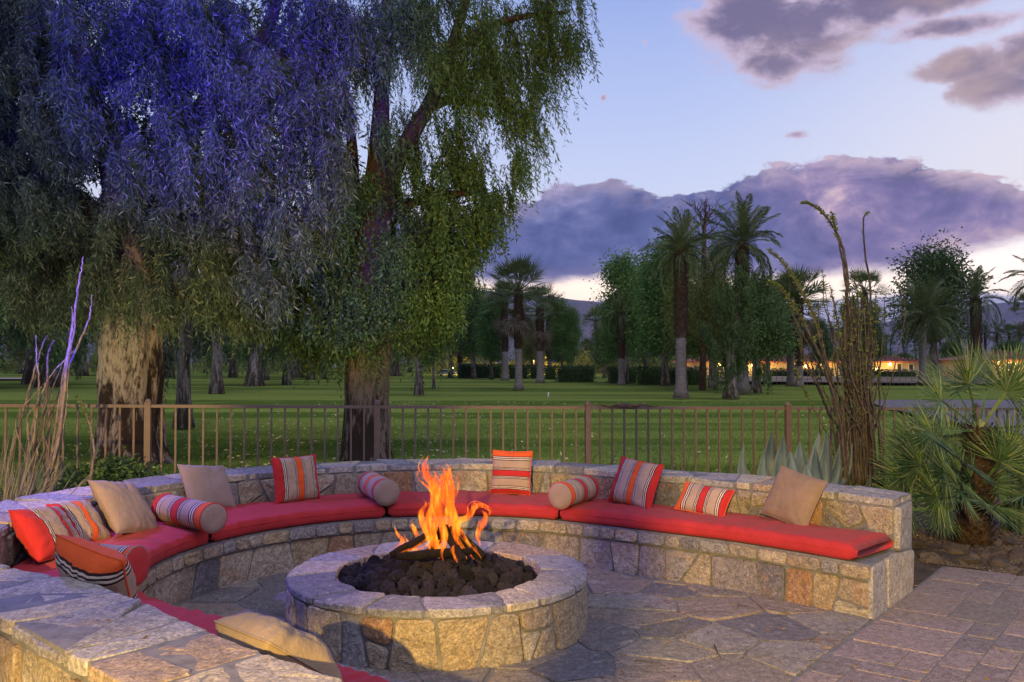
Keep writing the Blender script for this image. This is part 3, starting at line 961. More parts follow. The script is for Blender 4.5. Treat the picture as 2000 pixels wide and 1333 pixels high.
def map_curve(curve_, L, sgn, off=0.0, taper=0.0):
    def f(u, z, h):
        t = t_of(L, u)
        p = at_t(curve_, t); nn, _ = tnorm(t)
        p = p + nn * (sgn * h + off)
        return (p.x, p.y, z)
    return f
rng = random.Random(21)
# lower seat face
for c_ in strip_cells(LA[-1], 0.004, 0.247, 0.17, 0.36, rng, 0.018, 0.28, 0.045):
    stone_obj(c_, map_curve(CA, LA, -1, 0.035), -0.01, 0.009 + rng.uniform(0, .011), rng, M['wall_stone'], wall, gap=0.006, rough=0.004)
# lip course under the cushions
for c_ in strip_cells(LA[-1], 0.258, 0.346, 0.11, 0.24, rng, 0.006, 0.0):
    stone_obj(c_, map_curve(CA, LA, -1, i0), -0.01, 0.012 + rng.uniform(0, .007), rng, M['wall_stone'], wall, gap=0.005, rough=0.003)
# back rest face
for c_ in strip_cells(LB[-1], Z_SEAT + 0.004, Z_WALL - 0.052, 0.18, 0.40, rng, 0.05, 0.4, 0.04):
    stone_obj(c_, map_curve(CB, LB, -1, i0), -0.01, 0.009 + rng.uniform(0, .012), rng, M['wall_stone'], wall, gap=0.008, rough=0.005)
# outer face
for c_ in strip_cells(LC[-1], 0.004, Z_WALL - 0.06, 0.24, 0.42, rng, 0.04, 0.75, 0.11):
    stone_obj(c_, map_curve(CC, LC, 1, -i0), -0.01, 0.014 + rng.uniform(0, .008), rng, M['wall_stone'], wall, gap=0.010, rough=0.006)
# cap slabs
def map_cap(u, v, h):
    t = t_of(LB, u)
    b, c = at_t(CB, t), at_t(CC, t)
    p = b + (c - b) * v
    return (p.x, p.y, Z_WALL + h)
capc = strip_cells(LB[-1], -0.01, 1.02, 0.30, 0.62, rng, 0.06, 0.0)
for c_ in capc:
    # scale v to metres for splitting
    q = [Vector((p.x, p.y * 0.43)) for p in c_]
    parts_ = split_poly(q, 0.11, rng, 0.2) if area(q) > 0.14 or rng.random() < 0.4 else [q]
    for s in parts_:
        stone_obj(s, lambda u, v, h: map_cap(u, v / 0.43, h), -0.046, rng.uniform(-0.003, .004), rng, M['cap_stone'], wall, gap=0.006, rough=0.003, bev=0.006, jit=0.005)
V = []; Fc = []
for t in ts:
    b, c = at_t(CB, t), at_t(CC, t); nn, _ = tnorm(t)
    for p, z in ((b + nn * 0.012, Z_WALL - .046), (b + nn * 0.012, Z_WALL - 0.003), (c - nn * 0.012, Z_WALL - 0.003), (c - nn * 0.012, Z_WALL - .046)):
        V.append((p.x, p.y, z))
for i in range(149):
    for j in range(3):
        Fc.append((i * 4 + j, i * 4 + j + 1, (i + 1) * 4 + j + 1, (i + 1) * 4 + j))
part('mortar', mesh('mortar', V, Fc), M['mortar'], wall, True)
# end faces
for te, sg in ((1.0, 1), (0.0, -1)):
    a, b, c = at_t(CA, te), at_t(CB, te), at_t(CC, te)
    d = (c - a).normalized(); nrm = Vector((d.y, -d.x)) * sg
    wA, wB = (b - a).length, (c - a).length
    fm = lambda u, z, h: ((a + d * u + nrm * h).x, (a + d * u + nrm * h).y, z)
    R = random.Random(3 if sg > 0 else 4)
    polys = split_poly([Vector((0.01, .004)), Vector((wA * 0.62, .004)), Vector((wA * 0.55, 0.345)), Vector((0.01, 0.345))], 0.3, R, 0.1)
    polys += split_poly([Vector((wA * 0.62, .004)), Vector((wB - .005, .004)), Vector((wB - .005, 0.30)), Vector((wA, 0.345)), Vector((wA * .55, .345))], 0.3, R, 0.1)
    polys += split_poly([Vector((wA, .348)), Vector((wB - .005, .303)), Vector((wB - .005, Z_WALL - .05)), Vector((wA + .01, Z_WALL - .05))], 0.12, R, 0.1)
    for q in polys:
        stone_obj(q, fm, -0.012, 0.010 + R.uniform(0, .005), R, M['cap_stone'], wall, gap=0.006, rough=0.004)

# ------------------------------------------------------------------ fire pit
pit = thing('fire_pit', 'round quartzite stone fire pit with grey slab rim', 'fire pit', (PC.x, PC.y, 0))
RO, RI, HP = 0.91, 0.615, 0.33
V = []; Fc = []
prf = [(RO - 0.02, 0.0), (RO - 0.02, HP - 0.04), (RO - 0.014, HP - 0.035), (RO - 0.014, HP - 0.006), (RI + 0.012, HP - 0.006), (RI + 0.012, 0.05), (0.0, 0.05)]
K = 72
for i in range(K):
    a = 2 * math.pi * i / K
    for r, z in prf: V.append((PC.x + r * math.cos(a), PC.y + r * math.sin(a), z))
for i in range(K):
    for j in range(len(prf) - 1):
        i2 = (i + 1) % K
        Fc.append((i * 7 + j, i2 * 7 + j, i2 * 7 + j + 1, i * 7 + j + 1))
part('mortar', mesh('mortar', V, Fc), M['mortar'], pit, True)
def map_pit(u, z, h):
    a = u / RO
    r = RO - 0.02 + h
    return (PC.x + r * math.cos(a), PC.y + r * math.sin(a), z)
rng = random.Random(33)
for c_ in strip_cells(2 * math.pi * RO - 0.001, 0.004, HP - 0.042, 0.14, 0.27, rng, 0.022, 0.3, 0.03):
    stone_obj(c_, map_pit, -0.012, 0.014 + rng.uniform(0, .006), rng, M['wall_stone'], pit, gap=0.008, rough=0.004, seg=0.05)
def map_pin(u, z, h):
    a = u / RI
    r = RI + 0.012 - h
    return (PC.x + r * math.cos(a), PC.y + r * math.sin(a), z)
for c_ in strip_cells(2 * math.pi * RI - 0.001, 0.10, HP - 0.04, 0.16, 0.3, rng, 0.01, 0.0):
    stone_obj(c_, map_pin, -0.008, 0.008, rng, M['wall_stone'], pit, gap=0.006, rough=0.002)
def map_rim(u, v, h):
    a = u / 0.76
    return (PC.x + v * math.cos(a), PC.y + v * math.sin(a), HP + h)
for c_ in strip_cells(2 * math.pi * 0.76 - 0.001, RI, RO + 0.004, 0.26, 0.52, rng, 0.05, 0.0):
    if rng.random() < 0.25:
        ss = split_poly(c_, 0.07, rng, 0.5)
    else: ss = [c_]
    for s in ss:
        stone_obj(s, map_rim, -0.036, rng.uniform(-0.003, .004), rng, M['cap_stone'], pit, gap=0.005, rough=0.002, bev=0.008, jit=0.005)

# ------------------------------------------------------------------ air
V = []; Fc = []
box_geo(V, Fc, -7000, 7000, -80, 7500, -12, 560)
hz, hn = new_mat('evening_haze')
pv = hn.n('VolumePrincipled')
pv.inputs['Color'].default_value = (0.50, 0.60, 1.0, 1)
pv.inputs['Density'].default_value = 0.8e-4
ho = hn.n('OutputMaterial'); hn.put(ho.inputs['Volume'], pv.outputs[0])
tag(part('haze', mesh('haze', V, Fc), hz), kind='stuff')
# ------------------------------------------------------------------ iron fence
def fence_pt(px):
    # point of the fence line seen at column px
    a = (px - CX) / F
    y = fence_y0 / (1 - fence_k * a)
    return a * y, y
def rail_z(x):
    # the yard falls a little towards the right
    px = CX + F * x / fence_line(x)
    return P(px, np.interp(px, [-400, 0, 2000, 2400], [787.5, 789.5, 797, 798]), fence_line(x)).z
fx0, fy0 = fence_pt(290)
fence = thing('iron_fence', 'low brown iron picket fence between patio planting and golf lawn', 'fence', (0, fence_y0, 0))
post_px = [-560, -130, 290, 737, 1148, 1538, 1905, 2260]
fpts = [fence_pt(p) for p in post_px]
V = []; Fc = []
fdir = Vector((1, fence_k, 0)).normalized()
ang = math.atan(fence_k)
def fbox(name, x, y, z0, z1, w, d, mat=M['iron'], cap=False):
    V = []; Fc = []
    Mx = Matrix.Translation((x, y, 0)) @ Matrix.Rotation(ang, 4, 'Z')
    box_geo(V, Fc, -w / 2, w / 2, -d / 2, d / 2, z0, z1, Mx)
    o = part(name, mesh(name, V, Fc), mat, fence, True)
    if cap:
        V = []; Fc = []
        box_geo(V, Fc, -w * .62, w * .62, -w * .62, w * .62, z1, z1 + 0.008, Mx)
        b = len(V)
        for zz, r in ((z1 + .008, .5), (z1 + .02, .52), (z1 + .034, .36), (z1 + .042, .1)):
            for k in range(8):
                a = k * math.pi / 4
                V.append(Mx @ Vector((math.cos(a) * w * r, math.sin(a) * w * r, zz)))
        for q in range(3):
            for k in range(8):
                Fc.append((b + q * 8 + k, b + q * 8 + (k + 1) % 8, b + q * 8 + 8 + (k + 1) % 8, b + q * 8 + 8 + k))
        Fc.append([b + 24 + k for k in range(8)])
        part('post_cap', mesh('post_cap', V, Fc), mat, o)
    return o
for (x, y) in fpts:
    fbox('post', x, y, 0.0, rail_z(x) + 0.012, 0.055, 0.055, cap=True)
for i in range(len(fpts) - 1):
    (xa, ya), (xb, yb) = fpts[i], fpts[i + 1]
    for zt, w in ((0.0, 0.036), (-1.08, 0.03)):
        V = []; Fc = []
        pa = Vector((xa + 0.03, ya, rail_z(xa) + zt)); pb = Vector((xb - 0.03, yb, rail_z(xb) + zt))
        if zt < 0: pa.z = pb.z = 0.11
        dd = (pb - pa).normalized(); up = Vector((0, 0, 1)); sd_ = dd.cross(up)
        for p in (pa, pb):
            for s_, u_ in ((-1, -1), (1, -1), (1, 0), (-1, 0)):
                V.append(p + sd_ * s_ * w * .55 + up * u_ * 0.028)
        Fc = [(0, 1, 5, 4), (1, 2, 6, 5), (2, 3, 7, 6), (3, 0, 4, 7), (0, 3, 2, 1), (4, 5, 6, 7)]
        part('rail', mesh('rail', V, Fc), M['iron'], fence, True)
    L = math.hypot(xb - xa, yb - ya)
    k = round(L / 0.122)
    for j in range(1, k):
        x, y = xa + (xb - xa) * j / k, ya + (yb - ya) * j / k
        fbox('picket', x, y, 0.06, rail_z(x) - 0.029, 0.017, 0.017)
# a dry strip of bark lying along the rail
pa, pb = fence_pt(1158), fence_pt(1286)
pts = []
for i in range(12):
    f = i / 11
    x = pa[0] + (pb[0] - pa[0]) * f; y = pa[1] + (pb[1] - pa[1]) * f - .02
    pts.append((x, y, rail_z(x) + 0.006 + 0.008 * math.sin(i * 1.7)))
hb = tube('dead_bark_strip', pts, [0.004, .008, .010, .014, .022, .026, .024, .020, .012, .010, .006, .002], M['dead_wood'], 6, smooth=False, jit=lambda i, j, a, p: 0.7 + 0.6 * random.Random(i * 7 + j).random())
tag(hb, 'dark dry strip of palm bark lying along the fence rail', 'bark')

# ------------------------------------------------------------------ patio lamp and added light blockers behind the camera
def lamp_post(x, y, h):
    t = thing('patio_lamp', 'black patio lamp post with warm lantern', 'lamp', (x, y, 0))
    tube('pole', [(0, 0, 0), (0, 0, h - 0.16)], [0.035, 0.03], M['iron'], 10, t)
    V = []; Fc = []
    box_geo(V, Fc, -0.08, 0.08, -0.08, 0.08, h - 0.17, h - 0.15); box_geo(V, Fc, -0.09, 0.09, -0.09, 0.09, h + 0.12, h + 0.14)
    for sx in (-1, 1):
        for sy in (-1, 1):
            box_geo(V, Fc, sx * .07 - .006, sx * .07 + .006, sy * .07 - .006, sy * .07 + .006, h - .15, h + .12)
    part('lantern_frame', mesh('lantern_frame', V, Fc), M['iron'], t)
    return t
for p_, t_, e_ in UPL:
    d_ = (Vector(t_) - Vector(p_)).normalized()
    t = thing('tree_uplight_fixture', {-8.2: 'dark garden uplight left of the giant trunk', -1.3: 'dark garden uplight right of the forked trunk', -4.6: 'dark garden uplight between the two big trees', 0.3: 'dark garden uplight farthest right on the lawn'}[p_[0]], 'garden light', (p_[0], p_[1], 0), group='dark uplights in the lawn')
    tube('stake', [(0, 0, -.05), (0, 0, p_[2] - .06)], [.012, .012], M['iron'], 6, t)
    tube('lamp_head', [tuple(Vector((0, 0, p_[2])) - d_ * .12), tuple(Vector((0, 0, p_[2])) - d_ * .02)], [.03, .045], M['iron'], 12, t)
lamp_post(LAMP[0], LAMP[1] - 0.12, LAMP[2])
for nm, az0, az1, dist, zlo, zhi in (('a', -4.3, 3.4, 2.0, 2.35, 2.78), ('b', 9.4, 12.6, 2.1, 0.08, 2.7)):  # unseen shapes set in front of the lamp to block its light
    a = math.radians((az0 + az1) / 2); w = math.radians(az1 - az0) * dist
    c = Vector((LAMP[0] + math.sin(a) * dist, LAMP[1] + math.cos(a) * dist, 0))
    Mx = Matrix.Translation(c) @ Matrix.Rotation(-a, 4, 'Z')
    V = []; Fc = []
    if nm == 'a':
        t = thing('lamp_blocker_beam', 'unseen stucco beam end on a slim post, added to shade the back wall', 'post', (c.x, c.y, 0))
        box_geo(V, Fc, -w / 2, w / 2, -.12, .12, zlo, zhi, Mx)  # added slab, keeps lamp light off the middle of the back wall
        part('beam', mesh('beam', V, Fc), M['stucco'], t, True)
        V = []; Fc = []
        box_geo(V, Fc, -w / 2 - .07, -w / 2 - .003, -.04, .04, 0, zhi, Mx)
        part('post', mesh('post', V, Fc), M['stucco'], t, True)
        continue
    box_geo(V, Fc, -w / 2, w / 2, -w / 2, w / 2, zlo, zhi, Mx)  # added post, throws a shadow band onto the right bench
    box_geo(V, Fc, -w / 2 - .03, w / 2 + .03, -w / 2 - .03, w / 2 + .03, 0.0, 0.08, Mx)
    box_geo(V, Fc, -w / 2 - .03, w / 2 + .03, -w / 2 - .03, w / 2 + .03, 2.7, 2.78, Mx)
    o = part('lamp_blocker_post', mesh('lamp_blocker_post', V, Fc), M['stucco'])
    tag(o, 'unseen slim stucco post, added to shade a strip of the bench', 'post')
# ------------------------------------------------------------------ seat cushions
def px_t(px, z, curve_, lo=0.15, hi=1.0):
    best, bt = 1e9, 0
    for t in np.linspace(lo, hi, 900):
        p = at_t(curve_, t)
        q = pix((p.x, p.y, z))
        if abs(q[0] - px) < best and True:
            best, bt = abs(q[0] - px), t
    return bt
def cushion(t0, t1, label, seed, r=0.036):
    rngc = random.Random(seed)
    z0, z1 = Z_SEAT + 0.004, Z_CUSH + 0.006
    tm = (t0 + t1) / 2
    cpt = (at_t(CA, tm) + at_t(CB, tm)) / 2
    root = thing('seat_cushion', label, 'cushion', (cpt.x, cpt.y, z0), group='red seat cushions on the stone bench')
    La = float(np.interp(t1, TT, LA) - np.interp(t0, TT, LA))
    ns = max(14, int(La / 0.035))
    # cross section (s across 0..1 metres, z)
    def section(w, zc0, zc1, rr):
        pts = []
        for cx_, cz_, a0 in ((w - rr, zc1 - rr, 0), (rr, zc1 - rr, 90), (rr, zc0 + rr, 180), (w - rr, zc0 + rr, 270)):
            for k in range(5):
                a = math.radians(a0 + k * 22.5)
                pts.append([cx_ + rr * math.cos(a), cz_ + rr * math.sin(a)])
        # extra points along the top
        top = [[w * f, zc1] for f in (0.86, 0.7, 0.5, 0.3, 0.14)]
        return pts[:5] + top + pts[5:]
    V = []; Fc = []
    k = None
    for i in range(ns + 1):
        f = i / ns
        # pull in at the ends so that they are rounded
        e = min(f, 1 - f) * La
        t = t0 + (t1 - t0) * f
        a, b = at_t(CA, t), at_t(CB, t)
        nn, tg = tnorm(t)
        w = (b - a).dot(nn)
        end = 1 - math.sqrt(max(0, 1 - (1 - min(1, e / 0.03)) ** 2))
        sh = 0.028 * end
        sec = section(w - 0.012 - 2 * sh, z0 + sh * 0.9, z1 - sh * 1.0, min(r, (z1 - z0) / 2 - 0.004 - sh * .9))
        for (s, z) in sec:
            mid = max(0, 1 - abs(s / w - 0.5) * 2)
            puff = 0.012 * (mid ** 0.5) * (1 - end) if z > z1 - 0.02 else 0
            wr = 0.009 * noise.noise(Vector((t * 130 + seed, s * 3.5, seed * 3.1))) + 0.007 * noise.noise(Vector((t * 420, s * 9 + seed, 2)))
            if z > z1 - 0.03: wr *= 1.4
            fo = 0.006 * noise.noise(Vector((t * 60, z * 9, seed)))
            p = a + nn * (s + sh - 0.008 + fo * (1 if s < 0.05 else 0))
            V.append((p.x, p.y, z + puff + wr * (1 if z > z0 + 0.03 else 0)))
        k = len(sec)
    for i in range(ns):
        for j in range(k):
            Fc.append((i * k + j, i * k + (j + 1) % k, (i + 1) * k + (j + 1) % k, (i + 1) * k + j))
    Fc += [list(range(k)), list(range(ns * k, ns * k + k))[::-1]]
    me = mesh('cushion_cover', V, Fc, True)
    part('cushion_cover', me, M['red'], root, True)
    pts = []
    for i in range(1, ns):
        t = t0 + (t1 - t0) * (i / ns)
        a = at_t(CA, t); nn, _ = tnorm(t)
        p = a - nn * 0.0065
        pts.append((p.x, p.y, z1 - 0.034 + 0.002 * noise.noise(Vector((t * 90, seed, 0)))))
    tube('piping', pts, [0.0042] * len(pts), M['red_pipe'], 6, root, world=True)
    return root
tA, tB, tC, tD = px_t(415, .40, CA, 0.30, 0.7), px_t(756, .40, CA, .4, .75), px_t(1089, .40, CA, .5, .9), 0.992
cushion(0.285, tA - 0.0015, 'short red cushion under the taupe pillow at the left end of the row', 1)
cushion(tA + 0.0015, tB - 0.001, 'long red cushion under the upright striped pillow left of the flames', 2)
cushion(tB + 0.001, tC - 0.001, 'orange-red cushion directly behind the flames', 3)
cushion(tC + 0.001, tD, 'longest red cushion, ending at the right end of the wall', 4)
cushion(0.01, 0.280, 'red cushion of the near arm, half hidden by the wall cap', 5)

# ------------------------------------------------------------------ pillows
def pillow_mesh(w, h, T, seed, crease=1.0):
    N = 26
    V = []; Fc = []; UV = []
    def pt(u, v, side):
        # outline: sides pulled in, corners pointed
        x = u * (w / 2) * (1 - 0.055 * (1 - v * v) ** 1.0)
        z = v * (h / 2) * (1 - 0.055 * (1 - u * u))
        e = max(0, (1 - abs(u) ** 2.6)) * max(0, (1 - abs(v) ** 2.6))
        t = T / 2 * e ** 0.42
        # folds running in from the seams
        fold = noise.noise(Vector((u * 1.3 + seed, v * 1.5, seed * 2.2 + side)))
        rad = math.atan2(v, u)
        rr = min(1, math.hypot(u, v))
        fine = noise.noise(Vector((math.cos(rad) * 5 + seed, math.sin(rad) * 5, seed + side * 3)))
        fold2 = abs(noise.noise(Vector((u * 3.1 + seed * 5, v * 3.3, side * 2.0))))
        t *= 1 + crease * (0.20 * fold + 0.26 * fine * rr * rr - 0.09 * max(0, 0.22 - fold2) / 0.22)
        return (x, side * t, z)
    for side in (1, -1):
        b = len(V)
        for i in range(N + 1):
            for j in range(N + 1):
                u = math.sin((i / N - 0.5) * math.pi); v = math.sin((j / N - 0.5) * math.pi)
                u = 0.5 * u + 0.5 * (2 * i / N - 1); v = 0.5 * v + 0.5 * (2 * j / N - 1)
                V.append(pt(u, v, side)); UV.append(((u + 1) / 2, (v + 1) / 2))
        for i in range(N):
            for j in range(N):
                f = (b + i * (N + 1) + j, b + (i + 1) * (N + 1) + j, b + (i + 1) * (N + 1) + j + 1, b + i * (N + 1) + j + 1)
                Fc.append(f if side < 0 else f[::-1])
    me = mesh('pillow', V, Fc, True)
    uvl = me.uv_layers.new(name='uv')
    for lp in me.loops:
        uvl.data[lp.index].uv = UV[lp.vertex_index]
    # seam tube around the outline
    pts = []
    K = 20
    for s in range(4):
        for k in range(K):
            q = -1 + 2 * k / K
            u, v = ((q, -1), (1, q), (-q, 1), (-1, -q))[s]
            pts.append(pt(u, v, 0))
    pts.append(pts[0])
    SV, SF = [], []
    tube_geo(SV, SF, pts, [0.0045] * len(pts), 5, cap=False)
    return me, mesh('seam', SV, SF, True)
def pillow(label, px, py, z, w, h, T, mat, seed, lean=18, yaw=0, roll=0, t=None, group='cushion pillows on the curved bench', stripe_turn=False, seam_mat=None, loc=None, facing=None):
    """base middle seen at (px, py) at height z; faces the fire pit, turned by yaw"""
    b = Vector(loc) if loc else G(px, py, z)
    # wall normal at the nearest point
    if facing is None:
        d = Vector((b.x, b.y)) - Vector((PC.x, PC.y))
        ds = np.hypot(CB[:, 0] - b.x, CB[:, 1] - b.y)
        nn, _ = tnorm(float(TT[int(ds.argmin())]))
        base_ang = math.atan2(nn.y, nn.x) - math.pi / 2
    else:
        base_ang = math.radians(facing)
    root = thing('pillow', label, 'pillow', group=group)
    me, sm = pillow_mesh(w, h, T, seed)
    Mx = (Matrix.Translation(b) @ Matrix.Rotation(base_ang + math.radians(yaw), 4, 'Z') @ Matrix.Rotation(-math.radians(lean), 4, 'X')
          @ Matrix.Rotation(math.radians(roll), 4, 'Y') @ Matrix.Translation((0, 0, h / 2)))
    root.matrix_world = Mx
    if stripe_turn:
        uvl = me.uv_layers[0]
        for d_ in uvl.data: d_.uv = (1 - d_.uv[1], d_.uv[0])
    part('cover', me, M[mat], root)
    part('seam', sm, M[seam_mat or mat], root)
    return root
ZB = Z_CUSH + 0.012
pillow('red and beige striped pillow farthest left, its red end forward', 122, 1090, ZB, .50, .34, .17, 'stripe_d', 1, lean=34, yaw=-6, roll=8, stripe_turn=False)
pillow('striped pillow tucked behind the farthest left one', 182, 1060, ZB, .36, .32, .13, 'stripe_b', 2, lean=40, yaw=-8, roll=4)
pillow('orange and beige striped pillow leaning over the near wall cap', 205, 1180, ZB, .38, .40, .20, 'stripe_c', 3, lean=26, roll=-14, stripe_turn=True, loc=(-1.80, 3.98, ZB))
pillow('taupe pillow tilted beside the long striped bolster', 272, 1042, ZB, .46, .42, .15, 'taupe', 4, lean=38, yaw=6, roll=13)
pillow('taupe pillow behind the end of the long bolster', 418, 996, ZB, .43, .39, .13, 'taupe', 5, lean=33, yaw=5, roll=8)
pillow('upright striped pillow with stripes running up, left of the flames', 583, 980, ZB, .41, .37, .13, 'stripe_b', 6, lean=12, yaw=6, roll=0)
pillow('striped pillow with level stripes, right behind the flames', 996, 966, ZB, .36, .375, .13, 'stripe_a', 7, lean=12, stripe_turn=True)
pillow('large striped pillow with a broad orange middle stripe', 1228, 988, ZB, .41, .375, .14, 'stripe_b', 8, lean=22, yaw=-6, roll=6)
pillow('small low striped lumbar pillow right of the large striped one', 1364, 1004, ZB, .42, .24, .12, 'stripe_a', 9, lean=36, yaw=-2, roll=5)
pillow('plain brown-taupe pillow at the right end of the bench', 1528, 1020, ZB, .40, .38, .14, 'taupe_dark', 10, lean=24, yaw=-4, roll=12)
pillow('beige pillow seen edge on over the near wall cap', 560, 1330, ZB, .38, .36, .20, 'beige', 11, lean=54, roll=2, loc=(-0.72, 3.27, ZB))

def bolster(label, p0, p1, r, seed, mat='stripe_a', end='taupe'):
    """p0: the centre of the end that faces the viewer"""
    p0, p1 = Vector(p0), Vector(p1)
    d = p1 - p0; L = d.length
    root = thing('bolster', label, 'bolster pillow', group='round bolsters on the curved bench')
    root.matrix_world = Matrix.Translation(p0) @ d.to_track_quat('X', 'Z').to_matrix().to_4x4()
    V = []; Fc = []; UV = []
    K, Nn = 28, 22
    for i in range(Nn + 1):
        x = L * i / Nn
        for j in range(K):
            a = 2 * math.pi * j / K
            rr = r * (1 + 0.03 * noise.noise(Vector((x * 7 + seed, math.cos(a) * 1.5, math.sin(a) * 1.5)))) * (1 - 0.05 * (math.sin(a) < -0.75)) 
            V.append((x, rr * math.cos(a), rr * math.sin(a))); UV.append((i / Nn, j / K))
    for i in range(Nn):
        for j in range(K):
            Fc.append((i * K + j, i * K + (j + 1) % K, (i + 1) * K + (j + 1) % K, (i + 1) * K + j))
    me = mesh('cover', V, Fc, True)
    uvl = me.uv_layers.new(name='uv')
    for lp in me.loops: uvl.data[lp.index].uv = UV[lp.vertex_index]
    part('cover', me, M[mat], root)
    for x0, sg in ((0, -1), (L, 1)):
        V = []; Fc = []
        rings = [(1.0, 0), (0.93, 0.012), (0.7, 0.02), (0.35, 0.024)]
        for f, dd in rings:
            for j in range(K):
                a = 2 * math.pi * j / K
                V.append((x0 + sg * dd, r * f * math.cos(a), r * f * math.sin(a)))
        V.append((x0 + sg * 0.025, 0, 0))
        for q in range(3):
            for j in range(K):
                Fc.append((q * K + j, q * K + (j + 1) % K, (q + 1) * K + (j + 1) % K, (q + 1) * K + j))
        for j in range(K): Fc.append((3 * K + j, 3 * K + (j + 1) % K, 4 * K))
        part('end_panel', mesh('end_panel', V, Fc, True), M[end], root)
        pts = [(x0, r * 1.005 * math.cos(2 * math.pi * j / K), r * 1.005 * math.sin(2 * math.pi * j / K)) for j in range(K + 1)]
        tube('piping', pts, [0.0045] * (K + 1), M['red_pipe'] if mat == 'stripe_a' else M['taupe'], 5, root, cap=False)
    return root
zc = ZB + 0.10
bolster('long striped bolster between the two taupe pillows', G(417, 1013, zc), G(322, 992, zc), .098, 1)
bolster('short striped bolster just left of the flames, round end forward', G(755, 962, zc), G(722, 945, zc), .103, 2, 'stripe_b')
bolster('short striped bolster right of the flames, beige end facing left', G(1094, 969, zc), G(1146, 954, zc), .103, 3)
bolster('bolster with a red end standing behind the orange striped pillow', G(266, 1107, zc), G(170, 1100, zc), .10, 4, 'stripe_c', 'red_pipe')

# ------------------------------------------------------------------ lava rocks, logs, flames
def rock_mesh(name, seed, sub=2, amp=0.35, mat=None):
    bm = bmesh.new()
    bmesh.ops.create_icosphere(bm, subdivisions=sub, radius=1)
    for v in bm.verts:
        p = v.co.copy()
        q = p * 1.1 + Vector((seed * 7.1, seed * 3.3, 0))
        d = 1 + amp * noise.noise(q) + amp * 0.6 * noise.noise(q * 2.3) + amp * .3 * noise.noise(q * 5)
        v.co = p * d
    me = bpy.data.meshes.new(name); bm.to_mesh(me); bm.free()
    if mat: me.materials.append(mat)
    return me
rng = random.Random(8)
lavas = [rock_mesh('lava_rock', i + 1, 3, 0.5, M['lava']) for i in range(8)]
cnt = 0
placed = []
def lava_z(r): return HP - 0.075 + 0.085 * (1 - (r / RI) ** 2)
tries = 0
while cnt < 190 and tries < 60000:
    tries += 1
    r = math.sqrt(rng.random()) * (RI - 0.035); a = rng.uniform(0, 6.283)
    s = rng.uniform(0.034, 0.058)
    if r + s * 0.8 > RI: continue
    x, y = PC.x + r * math.cos(a), PC.y + r * math.sin(a)
    if any((x - q[0]) ** 2 + (y - q[1]) ** 2 < (0.62 * (s + q[2])) ** 2 for q in placed): continue
    placed.append((x, y, s))
    o = part('lava_rock', rng.choice(lavas), None)
    o.location = (x, y, lava_z(r) + rng.uniform(-0.012, 0.018)); o.scale = (s * rng.uniform(.9, 1.3), s * rng.uniform(.8, 1.1), s * rng.uniform(.7, 1.0))
    o.rotation_euler = (rng.uniform(0, 6), rng.uniform(0, 6), rng.uniform(0, 6))
    tag(o, 'dark red-black lava rock heaped in the stone fire pit', 'lava rock', 'lava rocks filling the fire pit')
    cnt += 1
V = []; Fc = []
for i in range(13):
    r = (RI - 0.01) * i / 12
    for j in range(40):
        a = 2 * math.pi * j / 40
        V.append((PC.x + r * math.cos(a), PC.y + r * math.sin(a), lava_z(r) - 0.03 + 0.012 * noise.noise(Vector((r * 20, a * 4, 0)))))
for i in range(12):
    for j in range(40):
        Fc.append((i * 40 + j, i * 40 + (j + 1) % 40, (i + 1) * 40 + (j + 1) % 40, (i + 1) * 40 + j))
part('ash_bed', mesh('ash_bed', V, Fc), M['lava'], pit, True)

def log(label, a, b, r, seed):
    a, b = Vector(a), Vector(b)
    k = 9
    pts = [a + (b - a) * (i / (k - 1)) + Vector((noise.noise(Vector((i * .7, seed, 0))), noise.noise(Vector((i * .7, seed, 5))), 0)) * 0.012 for i in range(k)]
    o = tube('log', pts, [r * (0.75 + .25 * math.sin(math.pi * i / (k - 1)) ** .5) for i in range(k)], M['log'], 10, smooth=False,
             jit=lambda i, j, an, p: 1 + 0.22 * noise.noise(Vector((j * 2.1, i * 0.5, seed * 3))))
    tag(o, label, 'log', 'charred logs stacked in the fire')
zl = 0.36
Yc = PC.y
log('charred log leaning up from the left of the lava rocks', P(762, 1086, Yc - .05), P(858, 1036, Yc + .05), .028, 1)
log('charred log leaning up from the right of the lava rocks', P(945, 1090, Yc - .05), P(878, 1034, Yc + .05), .036, 2)
log('charred log lying across the foot of the flames', P(775, 1088, Yc - .16), P(925, 1076, Yc - .10), .028, 3)
log('charred log pointing at the viewer under the flames', P(905, 1096, Yc - .26), P(872, 1040, Yc + .06), .028, 4)
log('charred log behind the flames', P(840, 1078, Yc + .22), P(870, 1030, Yc), .032, 5)

